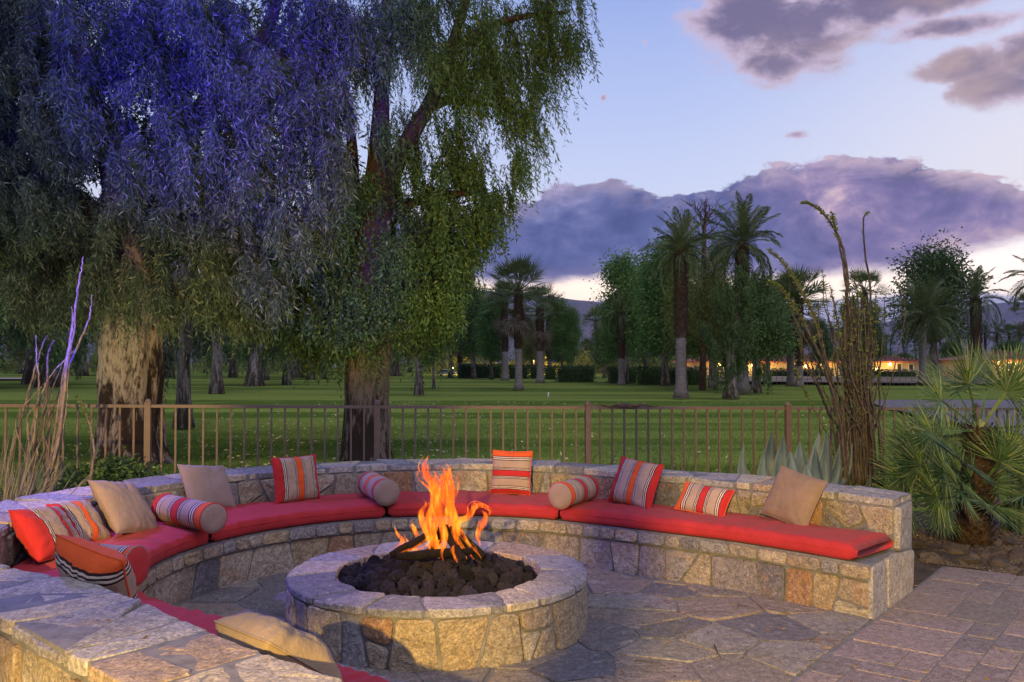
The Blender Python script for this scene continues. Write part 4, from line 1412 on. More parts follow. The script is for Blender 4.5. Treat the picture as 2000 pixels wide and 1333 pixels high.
fire = thing('fire', 'tall orange flames rising from the lava rocks of the fire pit', 'fire', (PC.x, PC.y, HP))
def flame(pts, dy=0.0, seg=10):
    W_ = [P(x, y, Yc + dy) for x, y, r in pts]
    R_ = [r / F * (Yc + dy) for x, y, r in pts]
    cp = catmull(W_, 6)
    rr = np.interp(np.linspace(0, len(R_) - 1, len(cp)), range(len(R_)), R_)
    for i, p in enumerate(cp):
        p.y += 0.025 * math.sin(i * 0.33 + dy * 40)
    tube('flame', cp, [max(0.0008, float(r)) for r in rr], M['flame'], seg, fire, True, world=True, flat=0.75)
FL = [
    ([(862, 1088, 9), (846, 1050, 13), (842, 1015, 15), (850, 980, 17), (846, 950, 16), (830, 925, 10), (829, 908, 6), (838, 888, 1)], -.03),
    ([(880, 1085, 8), (892, 1048, 11), (888, 1010, 14), (870, 970, 18), (866, 940, 16), (872, 925, 10), (862, 911, 1)], .02),
    ([(866, 1080, 8), (866, 1040, 12), (858, 1000, 14), (858, 960, 12), (852, 935, 6), (846, 915, 1)], -.06),
    ([(900, 1090, 6), (898, 1055, 9), (882, 1020, 12), (878, 985, 13), (884, 955, 11), (880, 930, 8), (874, 915, 2)], .06),
    ([(858, 1060, 5), (838, 1045, 8), (826, 1020, 8), (824, 1000, 6), (832, 985, 3), (828, 975, .5)], 0.03),
    ([(925, 1092, 3), (908, 1062, 5), (895, 1038, 8), (898, 1018, 10), (916, 1010, 10), (925, 994, 9), (938, 986, 8), (950, 992, 7), (957, 1002, 3), (952, 1010, .6)], -.02),
    ([(938, 1068, 2), (933, 1050, 5), (936, 1034, 7), (946, 1020, 8), (948, 1006, 5), (942, 996, 1)], .03),
    ([(762, 1084, 2), (778, 1068, 6), (786, 1055, 6), (776, 1040, 4), (769, 1028, .6)], -.02),
    ([(770, 1082, 2), (790, 1074, 4), (800, 1062, 4), (790, 1050, 2), (784, 1044, .5)], .02),
    ([(800, 1072, 2), (818, 1056, 4), (812, 1040, 7), (806, 1030, 5), (804, 1022, 1)], .05),
    ([(794, 1078, 1), (818, 1064, 3), (836, 1050, 4), (846, 1030, 5), (852, 1008, 3)], -.10),
    ([(776, 1084, 1), (800, 1074, 3), (822, 1070, 4), (840, 1060, 3), (846, 1046, 1)], -.13),
    ([(866, 1094, 1), (862, 1082, 4), (864, 1070, 5), (858, 1058, 2)], -.18),
    ([(894, 1098, 1), (888, 1086, 4), (884, 1074, 4), (888, 1064, 1)], -.22),
    ([(940, 1092, 1), (925, 1072, 3), (910, 1052, 4), (898, 1030, 3)], -.12),
    ([(912, 1094, 1), (902, 1070, 4), (888, 1048, 5), (880, 1020, 4), (872, 1000, 2)], -.10),
    ([(838, 1082, 1), (840, 1066, 4), (846, 1050, 5), (852, 1024, 5), (848, 1000, 3), (842, 985, 1)], -.11),
    ([(852, 965, 3), (842, 940, 5), (836, 918, 4), (833, 902, 2), (835, 895, .5)], .05),
]
rf = random.Random(12)
for pts_, dy_ in FL:
    big = max(p_[2] for p_ in pts_) > 8
    flame([(x, y, r * (.62 if big else .85)) for x, y, r in pts_], dy_)
    for q_ in range(3 if big else 1):
        ox, oy, am = rf.uniform(-13, 13), rf.uniform(-14, 16), rf.uniform(3, 8)
        if not big: ox, oy = ox * .4, oy * .4
        flame([(x + ox * (.4 + .6 * i_ / len(pts_)) + am * math.sin(i_ * 1.7 + q_), y + oy * i_ / len(pts_), max(.5, r * rf.uniform(.2, .36))) for i_, (x, y, r) in enumerate(pts_)], dy_ + rf.uniform(-.09, .07), 8)
point('fire_light', (PC.x, PC.y - 0.03, 0.88), 11, (1.0, 0.36, 0.08), 0.15)
# ------------------------------------------------------------------ foliage made of real leaves
NR = np.random.default_rng(4)
def unit(v):
    return v / np.maximum(np.linalg.norm(v, axis=-1, keepdims=True), 1e-9)
def leaves_from(pos, dirs, length, width, rngn, roll=1.0):
    """rhombic leaves: (n,4,3) quads"""
    n_ = len(pos)
    d = unit(dirs)
    rnd = rngn.normal(size=(n_, 3))
    side = unit(np.cross(d, rnd))
    L = np.asarray(length).reshape(-1, 1); Wd = np.asarray(width).reshape(-1, 1)
    nrm = unit(np.cross(side, d))
    a = pos
    m1 = pos + d * L * 0.42 + side * Wd * 0.5
    t = pos + d * L + nrm * L * 0.08 * rngn.normal(size=(n_, 1))
    m2 = pos + d * L * 0.42 - side * Wd * 0.5
    return np.stack([a, m1, t, m2], axis=1)
def strands(centres, radii, count, rngn, slen=(0.5, 1.3), per=30, leaf=(0.11, 0.017), wind=(0.12, 0.0), droop=1.0, shell=0.45):
    """hanging twigs with leaves, spread through ellipsoids"""
    cs = np.array(centres); rs = np.array(radii)
    vol = rs.prod(axis=1) ** 0.72
    ncl = max(1, count // 15)
    idx = rngn.choice(len(cs), size=ncl, p=vol / vol.sum())
    uc = unit(rngn.normal(size=(ncl, 3))) * (rngn.random((ncl, 1)) ** shell)
    cb = cs[idx] + uc * rs[idx]
    sway = rngn.normal(size=(ncl, 2)) * 0.22
    clen = rngn.uniform(0.6, 1.35, ncl)
    ci = np.repeat(np.arange(ncl), 15)[:count]
    count = len(ci)
    base = cb[ci] + rngn.normal(size=(count, 3)) * slen[0] * np.array([0.28, 0.28, 0.30])
    u = unit(rngn.normal(size=(count, 3)))
    L = rngn.uniform(slen[0], slen[1], size=count) * clen[ci]
    out = unit(np.stack([u[:, 0], u[:, 1], np.zeros(count)], 1) + 1e-3) * rngn.uniform(0.1, 0.75, (count, 1))
    out[:, 0] += sway[ci, 0]; out[:, 1] += sway[ci, 1]
    k = per
    s = np.linspace(0.04, 1, k)[None, :, None]
    hor = out[:, None, :] * (s - 0.45 * s ** 2) * L[:, None, None] * 0.7
    ver = np.zeros((count, k, 3)); ver[:, :, 2] = -(s[:, :, 0] ** 1.25) * L[:, None] * droop
    ver[:, :, 0] += wind[0] * s[:, :, 0] ** 1.5 * L[:, None]; ver[:, :, 1] += wind[1] * s[:, :, 0] * L[:, None]
    pts = base[:, None, :] + hor + ver
    tw = pts
    pos = pts.reshape(-1, 3) + rngn.normal(size=(count * k, 3)) * 0.012
    dirs = np.repeat(out, k, axis=0) * 0.3 + rngn.normal(size=(count * k, 3)) * np.array([0.5, 0.5, 0.35]) + np.array([wind[0] * 1.2, wind[1], -0.75 * droop])
    ln = leaf[0] * rngn.uniform(0.6, 1.3, count * k); wd = leaf[1] * rngn.uniform(0.7, 1.3, count * k)
    q = leaves_from(pos, dirs, ln, wd, rngn)
    # twigs as slim slivers
    step = max(1, k // 5)
    a = tw[:, :-step:step, :].reshape(-1, 3); b = tw[:, step::step, :].reshape(-1, 3)[:len(a)]
    if len(a) == len(b):
        sd = unit(np.cross(b - a, rngn.normal(size=a.shape))) * 0.003
        tq = np.stack([a - sd, a + sd, b + sd * .6, b - sd * .6], axis=1)
        q = np.concatenate([q, tq])
    return q
def bushy(centres, radii, count, rngn, leaf=(0.1, 0.045), shell=0.4, down=0.3, clump=60, csize=0.28):
    """leaf tufts spread through ellipsoids"""
    cs = np.array(centres); rs = np.array(radii)
    vol = rs.prod(axis=1) ** 0.72
    nc = max(1, count // clump)
    idx = rngn.choice(len(cs), size=nc, p=vol / vol.sum())
    u = unit(rngn.normal(size=(nc, 3))) * (rngn.random((nc, 1)) ** shell)
    cc = cs[idx] + u * rs[idx]
    off = rngn.normal(size=(nc, clump, 3)) * csize * rngn.uniform(0.5, 1.2, (nc, 1, 1)) * np.array([1, 1, 0.7])
    pos = (cc[:, None, :] + off).reshape(-1, 3)
    dirs = off.reshape(-1, 3) * 2 / csize * 0.5 + rngn.normal(size=pos.shape) * 0.7 + np.array([0, 0, -down])
    m_ = len(pos)
    return leaves_from(pos, dirs, leaf[0] * rngn.uniform(.6, 1.3, m_), leaf[1] * rngn.uniform(.6, 1.3, m_), rngn)
def ell(lst):
    """(px, py, Y, rx_px, ry_px, depth_m) -> centres, radii in metres"""
    c, r = [], []
    for px, py, Y, rx, ry, d in lst:
        c.append(tuple(P(px, py, Y))); r.append((rx / F * Y, d, ry / F * Y))
    return c, r

def big_trunk(name, pxpts, Y, mat, parent, seg=56, seed=1, amp=0.1, dY=None):
    """pxpts: (px, py, halfwidth_px)"""
    pts = [P(x, y, Y + (dY[i] if dY else 0)) for i, (x, y, r) in enumerate(pxpts)]
    R = [r / F * Y for x, y, r in pxpts]
    cp = catmull(pts, 14)
    rr = np.interp(np.linspace(0, len(R) - 1, len(cp)), range(len(R)), R)
    def jit(i, j, a, p):
        c_ = Vector((math.cos(a) * 1.6, math.sin(a) * 1.6, p.z * 0.55 + seed))
        f = 1 + amp * noise.noise(c_) + amp * 0.6 * noise.noise(Vector((math.cos(a) * 5, math.sin(a) * 5, p.z * 1.1 + seed))) \
            + amp * 0.35 * noise.noise(Vector((math.cos(a) * 14, math.sin(a) * 14, p.z * 3 + seed)))
        return f
    return tube(name, cp, [float(r) for r in rr], mat, seg, parent, True, world=True, jit=jit, side=Vector((1, 0, 0)))

# --- left giant
YL = 14.5
gl = G(255, 898)
tr = thing('weeping_tree', 'huge weeping tree with peeling pale bark and blue-lit foliage, at the left', 'tree', (gl.x, YL, 0))
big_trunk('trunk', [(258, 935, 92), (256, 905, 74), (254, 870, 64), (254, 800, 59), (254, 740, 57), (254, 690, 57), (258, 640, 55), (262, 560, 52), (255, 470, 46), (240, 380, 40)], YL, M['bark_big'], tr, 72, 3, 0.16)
for b in [([(240, 400, 38), (215, 300, 26), (180, 190, 20), (150, 60, 15), (120, -60, 9)], 2),
          ([(262, 560, 40), (300, 470, 30), (340, 390, 22), (400, 330, 17), (470, 300, 12), (540, 290, 7)], 5),
          ([(250, 420, 32), (320, 300, 26), (400, 210, 22), (480, 140, 18), (520, 60, 13), (560, -60, 9)], 7),
          ([(478, 140, 14), (530, 120, 12), (590, 90, 9), (650, 80, 5)], 9),
          ([(240, 470, 24), (170, 400, 17), (100, 350, 12), (20, 330, 8)], 11),
          ([(150, 60, 10), (80, -10, 8), (20, -60, 5)], 13)]:
    big_trunk('branch', b[0], YL, M['bark_second'], tr, 14, b[1], 0.1)
c, r = ell([(60, 60, 14.2, 150, 120, 1.3), (230, 40, 14.0, 160, 110, 1.4), (400, 60, 13.8, 150, 130, 1.3), (560, 60, 13.8, 140, 110, 1.2), (650, 20, 14, 90, 90, 0.9),
            (40, 220, 14.2, 120, 100, 1.2), (180, 210, 13.8, 100, 110, 1.2), (330, 190, 13.4, 110, 100, 1.1), (500, 200, 13.4, 120, 110, 1.1), (620, 190, 13.4, 75, 110, 0.9),
            (30, 350, 14, 100, 80, 1.1), (150, 360, 13.6, 80, 80, 1.0), (290, 330, 13.4, 90, 70, .9), (410, 330, 13.3, 90, 80, 1.0), (560, 330, 13.2, 90, 90, 1.0), (650, 320, 13.2, 50, 80, .7),
            (70, 450, 14, 70, 60, .9), (10, 440, 14, 60, 60, .8), (210, 430, 13.6, 60, 40, .6), (460, 420, 13.3, 80, 50, .8), (590, 430, 13.2, 70, 50, .8), (340, 420, 13.4, 50, 40, .6),
            (100, 520, 13.9, 60, 40, .7), (-60, 300, 14, 90, 220, 1.2), (200, 530, 13.4, 60, 45, .5), (300, 530, 13.4, 55, 45, .5), (250, 560, 13.3, 60, 36, .4), (120, 570, 13.6, 60, 40, .6), (40, 560, 13.8, 50, 40, .6), (420, 540, 13.3, 60, 45, .7), (520, 530, 13.3, 60, 50, .7), (340, 560, 13.4, 40, 40, .5), (480, 590, 13.6, 50, 30, .5), (-40, 0, 14, 120, 140, 1.2), (300, 440, 13.6, 40, 30, .4)])
q = strands(c, r, 10600, NR, (0.25, 0.72), 24, (0.115, 0.018), (0.08, 0.0), 0.9)
part('crown', quads_mesh('crown', q, M['leaf_weeping']), None, tr, True)

cb_, rb_ = ell([(80, 80, 16.2, 170, 120, .8), (300, 100, 16.2, 160, 120, .8), (520, 100, 16.2, 130, 120, .8), (90, 290, 16.2, 130, 120, .8), (300, 280, 16.2, 120, 110, .8), (500, 290, 16.2, 110, 110, .8), (620, 330, 16.4, 60, 110, .6),
              (60, 470, 16, 110, 80, .7), (220, 450, 16.2, 90, 60, .6), (400, 450, 16.2, 100, 80, .7), (560, 470, 16.2, 90, 70, .7)])
q = bushy(cb_, rb_, 30000, NR, (.15, .045), csize=.3, clump=50)
part('crown', quads_mesh('crown', q, M['leaf_weeping']), None, tr, True)

# --- centre giant
YC = 15.0
tr = thing('forked_tree', 'tall dark tree forking into two limbs behind the fence, sprays blown to the right', 'tree', (G(715, 893).x, YC, 0))
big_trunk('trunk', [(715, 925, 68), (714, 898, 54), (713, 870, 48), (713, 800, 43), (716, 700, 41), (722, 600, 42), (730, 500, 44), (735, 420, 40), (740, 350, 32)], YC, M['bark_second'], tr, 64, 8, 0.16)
for b in [([(735, 400, 34), (740, 330, 26), (742, 250, 18), (745, 180, 15), (752, 90, 15), (758, -40, 11)], 1),
          ([(745, 400, 32), (764, 335, 22), (800, 270, 17), (835, 210, 14), (862, 150, 15), (890, 70, 12), (920, -40, 8)], 4),
          ([(835, 210, 12), (880, 195, 9), (930, 200, 6), (980, 210, 3)], 6),
          ([(720, 560, 22), (700, 470, 18), (690, 380, 15), (688, 300, 11), (680, 200, 8)], 8),
          ([(890, 90, 9), (960, 50, 7), (1040, 30, 5), (1110, 25, 3)], 10),
          ([(740, 440, 14), (800, 400, 10), (870, 380, 7), (930, 380, 4)], 12),
          ([(735, 530, 12), (790, 500, 8), (850, 480, 5)], 14)]:
    big_trunk('branch', b[0], YC, M['bark_second'], tr, 14, b[1], 0.12)
c, r = ell([(1060, -10, 15, 90, 50, 1.0), (1100, 40, 15, 50, 40, .7), (1000, 40, 15, 80, 70, 1.1), (900, 10, 15, 90, 80, 1.2), (800, 10, 14.8, 90, 80, 1.2), (1120, 20, 15, 36, 30, .5), (1135, 70, 15, 22, 18, .4),
            (1050, 110, 15, 50, 60, .8), (970, 130, 15, 70, 70, 1.0), (880, 110, 14.6, 70, 70, 1.0), (1020, 180, 15, 45, 50, .7), (700, 90, 14.6, 60, 80, .9), (1090, 130, 15, 20, 40, .4),
            (840, 90, 14.2, 60, 70, .5), (900, 160, 14.3, 50, 50, .5), (760, 60, 14.2, 60, 60, .5), (940, 220, 15, 60, 60, .9), (1010, 240, 15, 40, 40, .6), (740, 270, 14.5, 36, 50, .4), (720, 380, 14.4, 40, 50, .4), (800, 320, 14.6, 30, 36, .4), (870, 250, 15, 60, 60, .8), (1000, 310, 15, 24, 24, .4), (800, 240, 15.4, 40, 50, .6)])
q = strands(c, r, 2300, NR, (0.35, 0.85), 24, (0.11, 0.020), (0.16, 0.0))
part('crown', quads_mesh('crown', q, M['leaf_dense']), None, tr, True)
c, r = ell([(900, 320, 15, 60, 50, .8), (950, 370, 15, 45, 40, .7), (860, 390, 14.8, 70, 50, .9), (930, 430, 15, 50, 40, .7), (800, 360, 14.7, 50, 50, .7),
            (860, 470, 14.7, 80, 50, .9), (790, 470, 14.4, 60, 60, .9), (690, 440, 14.6, 60, 60, .9), (660, 360, 15, 40, 50, .7), (900, 520, 14.9, 40, 40, .6), (830, 550, 14.6, 70, 50, .8),
            (760, 560, 14.3, 50, 50, .7), (650, 520, 14.8, 70, 60, .9), (620, 600, 14.8, 70, 50, .8), (690, 600, 14.3, 50, 60, .6), (800, 620, 14.6, 50, 40, .6), (860, 610, 14.8, 30, 36, .5), (590, 640, 15, 40, 30, .5), (570, 560, 15, 50, 60, .8),
            (670, 660, 14.4, 30, 20, .3)])
q = strands(c, r, 3100, NR, (0.3, 0.8), 24, (0.085, 0.030), (0.06, 0.0), 0.9)
part('crown', quads_mesh('crown', q, M['leaf_dense']), None, tr, True)

# --- generic trees of the golf course ------------------------------------------------
def make_tree(name, H, crown, leaves, leaf, mat, bark, tr_r, style='bushy', seed=1, forks=4, trunk_top=0.85, group=None, label='', lean=0.0):
    """local tree: crown = list of (x, y, z, rx, ry, rz) in units of metres"""
    rngn = np.random.default_rng(seed); rr = random.Random(seed)
    t = thing(name, label, 'tree', group=group)
    top = H * trunk_top
    V, Fc = [], []
    pts = [(lean * math.sin(f * 1.5) * H * .2 + 0.05 * H * noise.noise(Vector((f * 2, seed, 0))) * f, 0.03 * H * noise.noise(Vector((f * 2, seed, 7))) * f, top * f) for f in np.linspace(0, 1, 9)]
    rad = [tr_r * (1.45 if i == 0 else 1.0) * (1 - 0.75 * (i / 8) ** 1.2) for i in range(9)]
    tube_geo(V, Fc, pts, rad, 12, jit=lambda i, j, a, p: 1 + .12 * noise.noise(Vector((j * 1.3, i * .8, seed))))
    part('trunk', mesh('trunk', V, Fc, True), bark, t)
    V, Fc = [], []
    for i in range(forks):
        z0 = top * rr.uniform(0.35, 0.7)
        k = int(z0 / top * 8)
        a = rr.uniform(0, 6.28)
        c0 = Vector(pts[k])
        tgt = crown[rr.randrange(len(crown))]
        e = Vector(tgt[:3])
        mid = (c0 + e) / 2 + Vector((0, 0, -0.05 * H))
        tube_geo(V, Fc, [c0, mid, e], [tr_r * .42, tr_r * .28, tr_r * .08], 6)
    if V: part('branch', mesh('branch', V, Fc, True), bark, t)
    cs = [x[:3] for x in crown]; rs = [x[3:] for x in crown]
    if style == 'bushy':
        q = bushy(cs, rs, leaves, rngn, leaf, csize=leaf[0] * 2.2, clump=40)
    else:
        q = strands(cs, rs, max(10, leaves // 16), rngn, (H * .06, H * .14), 16, leaf, (0.05, 0))
    part('crown', quads_mesh('crown', q, mat), None, t)
    return t
def rand_crown(n_, rx, ry, z0, z1, rad, seed, taper=0.6):
    rr = random.Random(seed)
    out = []
    for i in range(n_):
        f = (i + .5) / n_
        z = z0 + (z1 - z0) * f
        w = 1 - taper * f
        a = rr.uniform(0, 6.28)
        d = rr.uniform(.2, 1) * w
        s = rad * rr.uniform(.7, 1.25)
        out.append((math.cos(a) * rx * d, math.sin(a) * ry * d, z, s, s, s * rr.uniform(.7, 1.1)))
    return out
proto = {}
proto['round'] = make_tree('broadleaf_tree', 8, rand_crown(22, 2.4, 2.4, 2.8, 7.5, 1.1, 3), 20000, (0.24, 0.11), M['leaf_dark'], M['bark_grey'], 0.26, seed=2)
proto['tall'] = make_tree('broadleaf_tree', 8, rand_crown(20, 1.6, 1.6, 2.3, 7.6, 0.85, 8, .5), 18000, (0.22, 0.10), M['leaf_green'], M['bark_grey'], 0.2, seed=5)
proto['weep'] = make_tree('weeping_park_tree', 8, rand_crown(16, 2.5, 2.5, 3.0, 7.6, 1.05, 13, .5), 14000, (0.22, 0.05), M['leaf_weeping'], M['bark_grey'], 0.3, 'weep', seed=7)
proto['olive'] = make_tree('olive_green_tree', 8, rand_crown(18, 1.4, 1.4, 2.6, 7.7, 0.85, 18, .3), 14000, (0.24, 0.06), M['leaf_olive'], M['bark_grey'], 0.2, seed=9)
proto['densew'] = make_tree('weeping_park_tree', 8, rand_crown(18, 2.0, 2.0, 1.8, 7.4, 1.0, 23, .55), 16000, (0.22, 0.06), M['leaf_dark'], M['bark_grey'], 0.42, 'weep', seed=12)
used = set()
def place(kind, px, py, pytop, label, wide=1.0, rot=0.0, group='trees on the golf course', z=None):
    g = G(px, py, z if z is not None else 0.0)
    top = P(px, pytop, g.y).z
    s = top / 8.0
    sc = (s * wide, s * wide, s)
    if kind not in used:
        used.add(kind)
        o = proto[kind]; o.location = g; o.rotation_euler = (0, 0, rot); o.scale = sc
        o['label'] = label; o['group'] = group
        return o
    return dup(proto[kind], g, (0, 0, rot), sc, label, group)
TR = [
 ('weep', 358, 836, 330, 'grey-trunked weeping tree just right of the giant left trunk', .8, 1.0),
 ('weep', 423, 770, 380, 'pale-trunked weeping tree second right of the giant left trunk', .75, 2.0),
 ('densew', 497, 755, 420, 'dark weeping tree between the pale trunk and the forked tree', .8, 3.3),
 ('round', 560, 753, 470, 'small dark-trunked tree left of the forked tree', .8, 0.5),
 ('weep', 519, 744, 500, 'slim tree standing behind the small dark-trunked one', .6, 4.1),
 ('round', 607, 743, 480, 'white-trunked tree nearest the left side of the forked tree', .8, 2.5),
 ('weep', 632, 741, 520, 'leaning pale trunk behind the left side of the forked tree', .6, 5.0),
 ('densew', 95, 757, 360, 'dark weeping tree seen behind the left ocotillo canes', .9, 1.9),
 ('weep', 68, 752, 300, 'weeping tree at the far left edge with its crown in blue light', 1.0, 0.3),
 ('densew', -60, 760, 250, 'dark tree standing off the left edge of the picture', 1.2, 2.9),
 ('round', 20, 722, 500, 'small round tree far off behind the bunker', .9, 1.2),
 ('round', 160, 735, 450, 'round tree left of the giant trunk, in the distance', 1.0, 4.4),
 ('weep', 330, 738, 430, 'distant tree whose trunk shows between the two nearest left trunks', .7, 3.0),
 ('round', 455, 738, 480, 'round distant tree right of the pale-trunked weeping tree', .9, 0.9),
 ('densew', 575, 738, 450, 'broad dark distant tree filling the gap left of the forked tree', 1.0, 5.5),
 ('weep', 818, 772, 420, 'slender leaning tree just right of the forked trunk', .55, 1.5),
 ('tall', 847, 760, 560, 'thin young tree right of the leaning slender one', .55, 2.2),
 ('round', 880, 738, 540, 'small airy tree left of the first hedge', .7, 3.7),
 ('densew', 770, 735, 500, 'broad dark tree directly behind the forked trunk', .9, 4.7),
 ('tall', 1097, 742, 590, 'narrow green tree behind the middle hedge', .7, 0.7),
 ('tall', 1118, 742, 605, 'bright narrow green tree right behind the middle hedge', .55, 2.7),
 ('tall', 1222, 750, 505, 'tall airy green tree left of the date palm group', .8, 1.1),
 ('tall', 1300, 755, 480, 'widest tall green tree over the right-hand hedge', 1.05, 4.0),
 ('olive', 1338, 762, 440, 'yellow-green tree left of the dead treetop', .5, 1.0),
 ('olive', 1398, 762, 462, 'yellow-green tree between the dead treetop and date palm', .5, 3.0),
 ('densew', 1427, 779, 530, 'stout dark weeping tree with a rugged trunk right of the smooth palm', .92, 0.4),
 ('round', 1480, 768, 545, 'dark round tree under the date palm', .85, 2.0),
 ('round', 1390, 758, 540, 'dark tree behind the stout weeping one', .8, 5.1),
 ('tall', 1262, 748, 515, 'leafy green tree right behind the widest gap in the hedges', .9, 5.2),
 ('round', 1180, 740, 640, 'low round tree by the sandy gap in the hedges', .9, 2.2),
 ('round', 1500, 750, 560, 'full green tree right of the date palm group', .8, 1.7),
 ('tall', 960, 742, 585, 'airy tree left of the tall fan palms', .9, 3.9),
 ('round', 925, 740, 560, 'broad airy tree over the first hedge', .8, 0.2),
 ('olive', 1040, 738, 630, 'small yellow-green tree among the fan palms', .9, 1.2),
 ('round', 1700, 745, 610, 'small green tree lit by the house lamps', .55, 1.4),
 ('round', 1825, 741, 486, 'large dark tree behind the spreading palm on the right', .9, 0.2),
 ('round', 1600, 745, 625, 'low tree in front of the lit house behind the ocotillo', .7, 3.1),
 ('tall', 1668, 735, 590, 'tree rising behind the right ocotillo', .8, 0.9),
]
for k_, px_, py_, pt_, lb_, wd_, ro_ in TR:
    place(k_, px_, py_, pt_, lb_, wd_, ro_)
# distant belt of scrub trees behind the hedges
LANDM = [(-999, 60, 'at the left picture edge beyond the bunker'), (60, 190, 'between the left ocotillo and the giant trunk'), (190, 420, 'just right of the giant trunk'), (420, 660, 'between the pale trunk and the forked tree'),
         (660, 860, 'around the forked trunk'), (860, 985, 'over the left-end hedge'), (985, 1090, 'among the tall fan palms'), (1090, 1165, 'over the wide middle hedge'), (1165, 1200, 'over the sandy gap between the hedges'),
         (1200, 1290, 'over the hedge right of the sandy gap'), (1290, 1420, 'around the nearest smooth-trunked palm'), (1420, 1560, 'between the date palm and the palm pair'), (1560, 1690, 'behind the right ocotillo'),
         (1690, 1760, 'between the right ocotillo and the spreading palm'), (1760, 1880, 'beside the spreading palm'), (1880, 1960, 'beside the upright thick-trunked palm'), (1960, 9999, 'at the right picture edge over the fan palm')]
ORD = ['leftmost', 'second from left', 'third from left', 'fourth from left', 'fifth from left', 'sixth from left', 'seventh from left']
def land_labels(pxs, what):
    """one label per thing: its order among those of its kind by the same landmark"""
    def zone(p): return next(i for i, (a, b, t_) in enumerate(LANDM) if a <= p < b)
    zs = [zone(p) for p in pxs]
    out = []
    for i, p in enumerate(pxs):
        same = sorted(q for q, z_ in zip(pxs, zs) if z_ == zs[i])
        k_ = same.index(p)
        txt = LANDM[zs[i]][2]
        out.append(('only %s %s' % (what, txt)) if len(same) == 1 else '%s %s %s' % (ORD[k_], what, txt))
    return out
rr = random.Random(77)
words = ['airy', 'low', 'rounded', 'narrow', 'ragged', 'pale', 'dusky', 'thin', 'bushy', 'slanting', 'tufted', 'squat']
belt = [(865, 640), (905, 655), (930, 620), (962, 668), (1030, 660), (1052, 690), (1148, 668), (1175, 690), (1232, 660), (1262, 640), (1345, 655), (1500, 650), (1545, 690), (1640, 680), (1720, 668), (1765, 690),
        (1860, 668), (1925, 690), (1975, 665), (200, 660), (40, 640), (120, 670), (400, 650), (480, 668), (540, 640), (610, 668), (660, 640), (700, 668), (800, 640), (830, 668), (1100, 700), (1200, 703)]
blab = land_labels([b_[0] for b_ in belt], 'distant scrub-belt tree')
for i, (px, pt) in enumerate(belt):
    kd = rr.choice(['round', 'tall', 'olive', 'round', 'densew'])
    w = words[i % 12]
    place(kd, px, 728 + rr.uniform(-4, 3), pt, blab[i], rr.uniform(.9, 1.6), rr.uniform(0, 6), group='distant trees of the scrub belt')

# low scrub filling the belt
rnb = np.random.default_rng(44)
cs_, rs_ = [], []
for i in range(150):
    px = -200 + 2400 * i / 149 + rnb.normal() * 12
    Yb = rnb.uniform(118, 160)
    hb = rnb.uniform(1.0, 3.4)
    x_ = (px - 1000) / F * Yb
    cs_.append((x_, Yb, hb * .55)); rs_.append((rnb.uniform(1.2, 3.2), 1.5, hb * .6))
q = bushy(cs_, rs_, 46000, rnb, (.42, .2), csize=.5, clump=25)
tag(part('scrub', quads_mesh('scrub', q, M['leaf_olive']), None), 'low scrub growing all along behind the hedges', 'scrub', kind='stuff')

# dead treetop
t = thing('dead_tree', 'bare dead treetop rising above the yellow-green trees', 'tree')
g = G(1372, 762); Yd = g.y
t.location = g
rr = random.Random(5)
tube('trunk', [P(1372, 762, Yd) , P(1374, 600, Yd), P(1375, 470, Yd), P(1376, 430, Yd)], [.2, .17, .13, .1], M['dead_wood'], 8, t, world=True)
V, Fc = [], []
def grow(p, d, L, r, lev):
    pts = [p]
    dd = d.copy()
    for i in range(4):
        dd = (dd + Vector((rr.gauss(0, .16), rr.gauss(0, .16), rr.gauss(0.04, .1)))).normalized()
        pts.append(pts[-1] + dd * L / 4)
    tube_geo(V, Fc, pts, [r * (1 - .8 * i / 4) for i in range(5)], 5)
    if lev > 0:
        for i in range(5):
            b = pts[rr.randrange(1, 5)]
            grow(b, (dd + Vector((rr.gauss(0, .6), rr.gauss(0, .6), rr.gauss(.1, .3)))).normalized(), L * rr.uniform(.4, .65), r * .45, lev - 1)
for i in range(13):
    a = rr.uniform(0, 6.28)
    grow(P(1376, rr.uniform(428, 470), Yd), Vector((math.cos(a) * .75, math.sin(a) * .75, rr.uniform(.35, 1.2))).normalized(), rr.uniform(.9, 1.7), .05, 2)
part('branches', mesh('branches', V, Fc, True), M['dead_wood'], t, True)

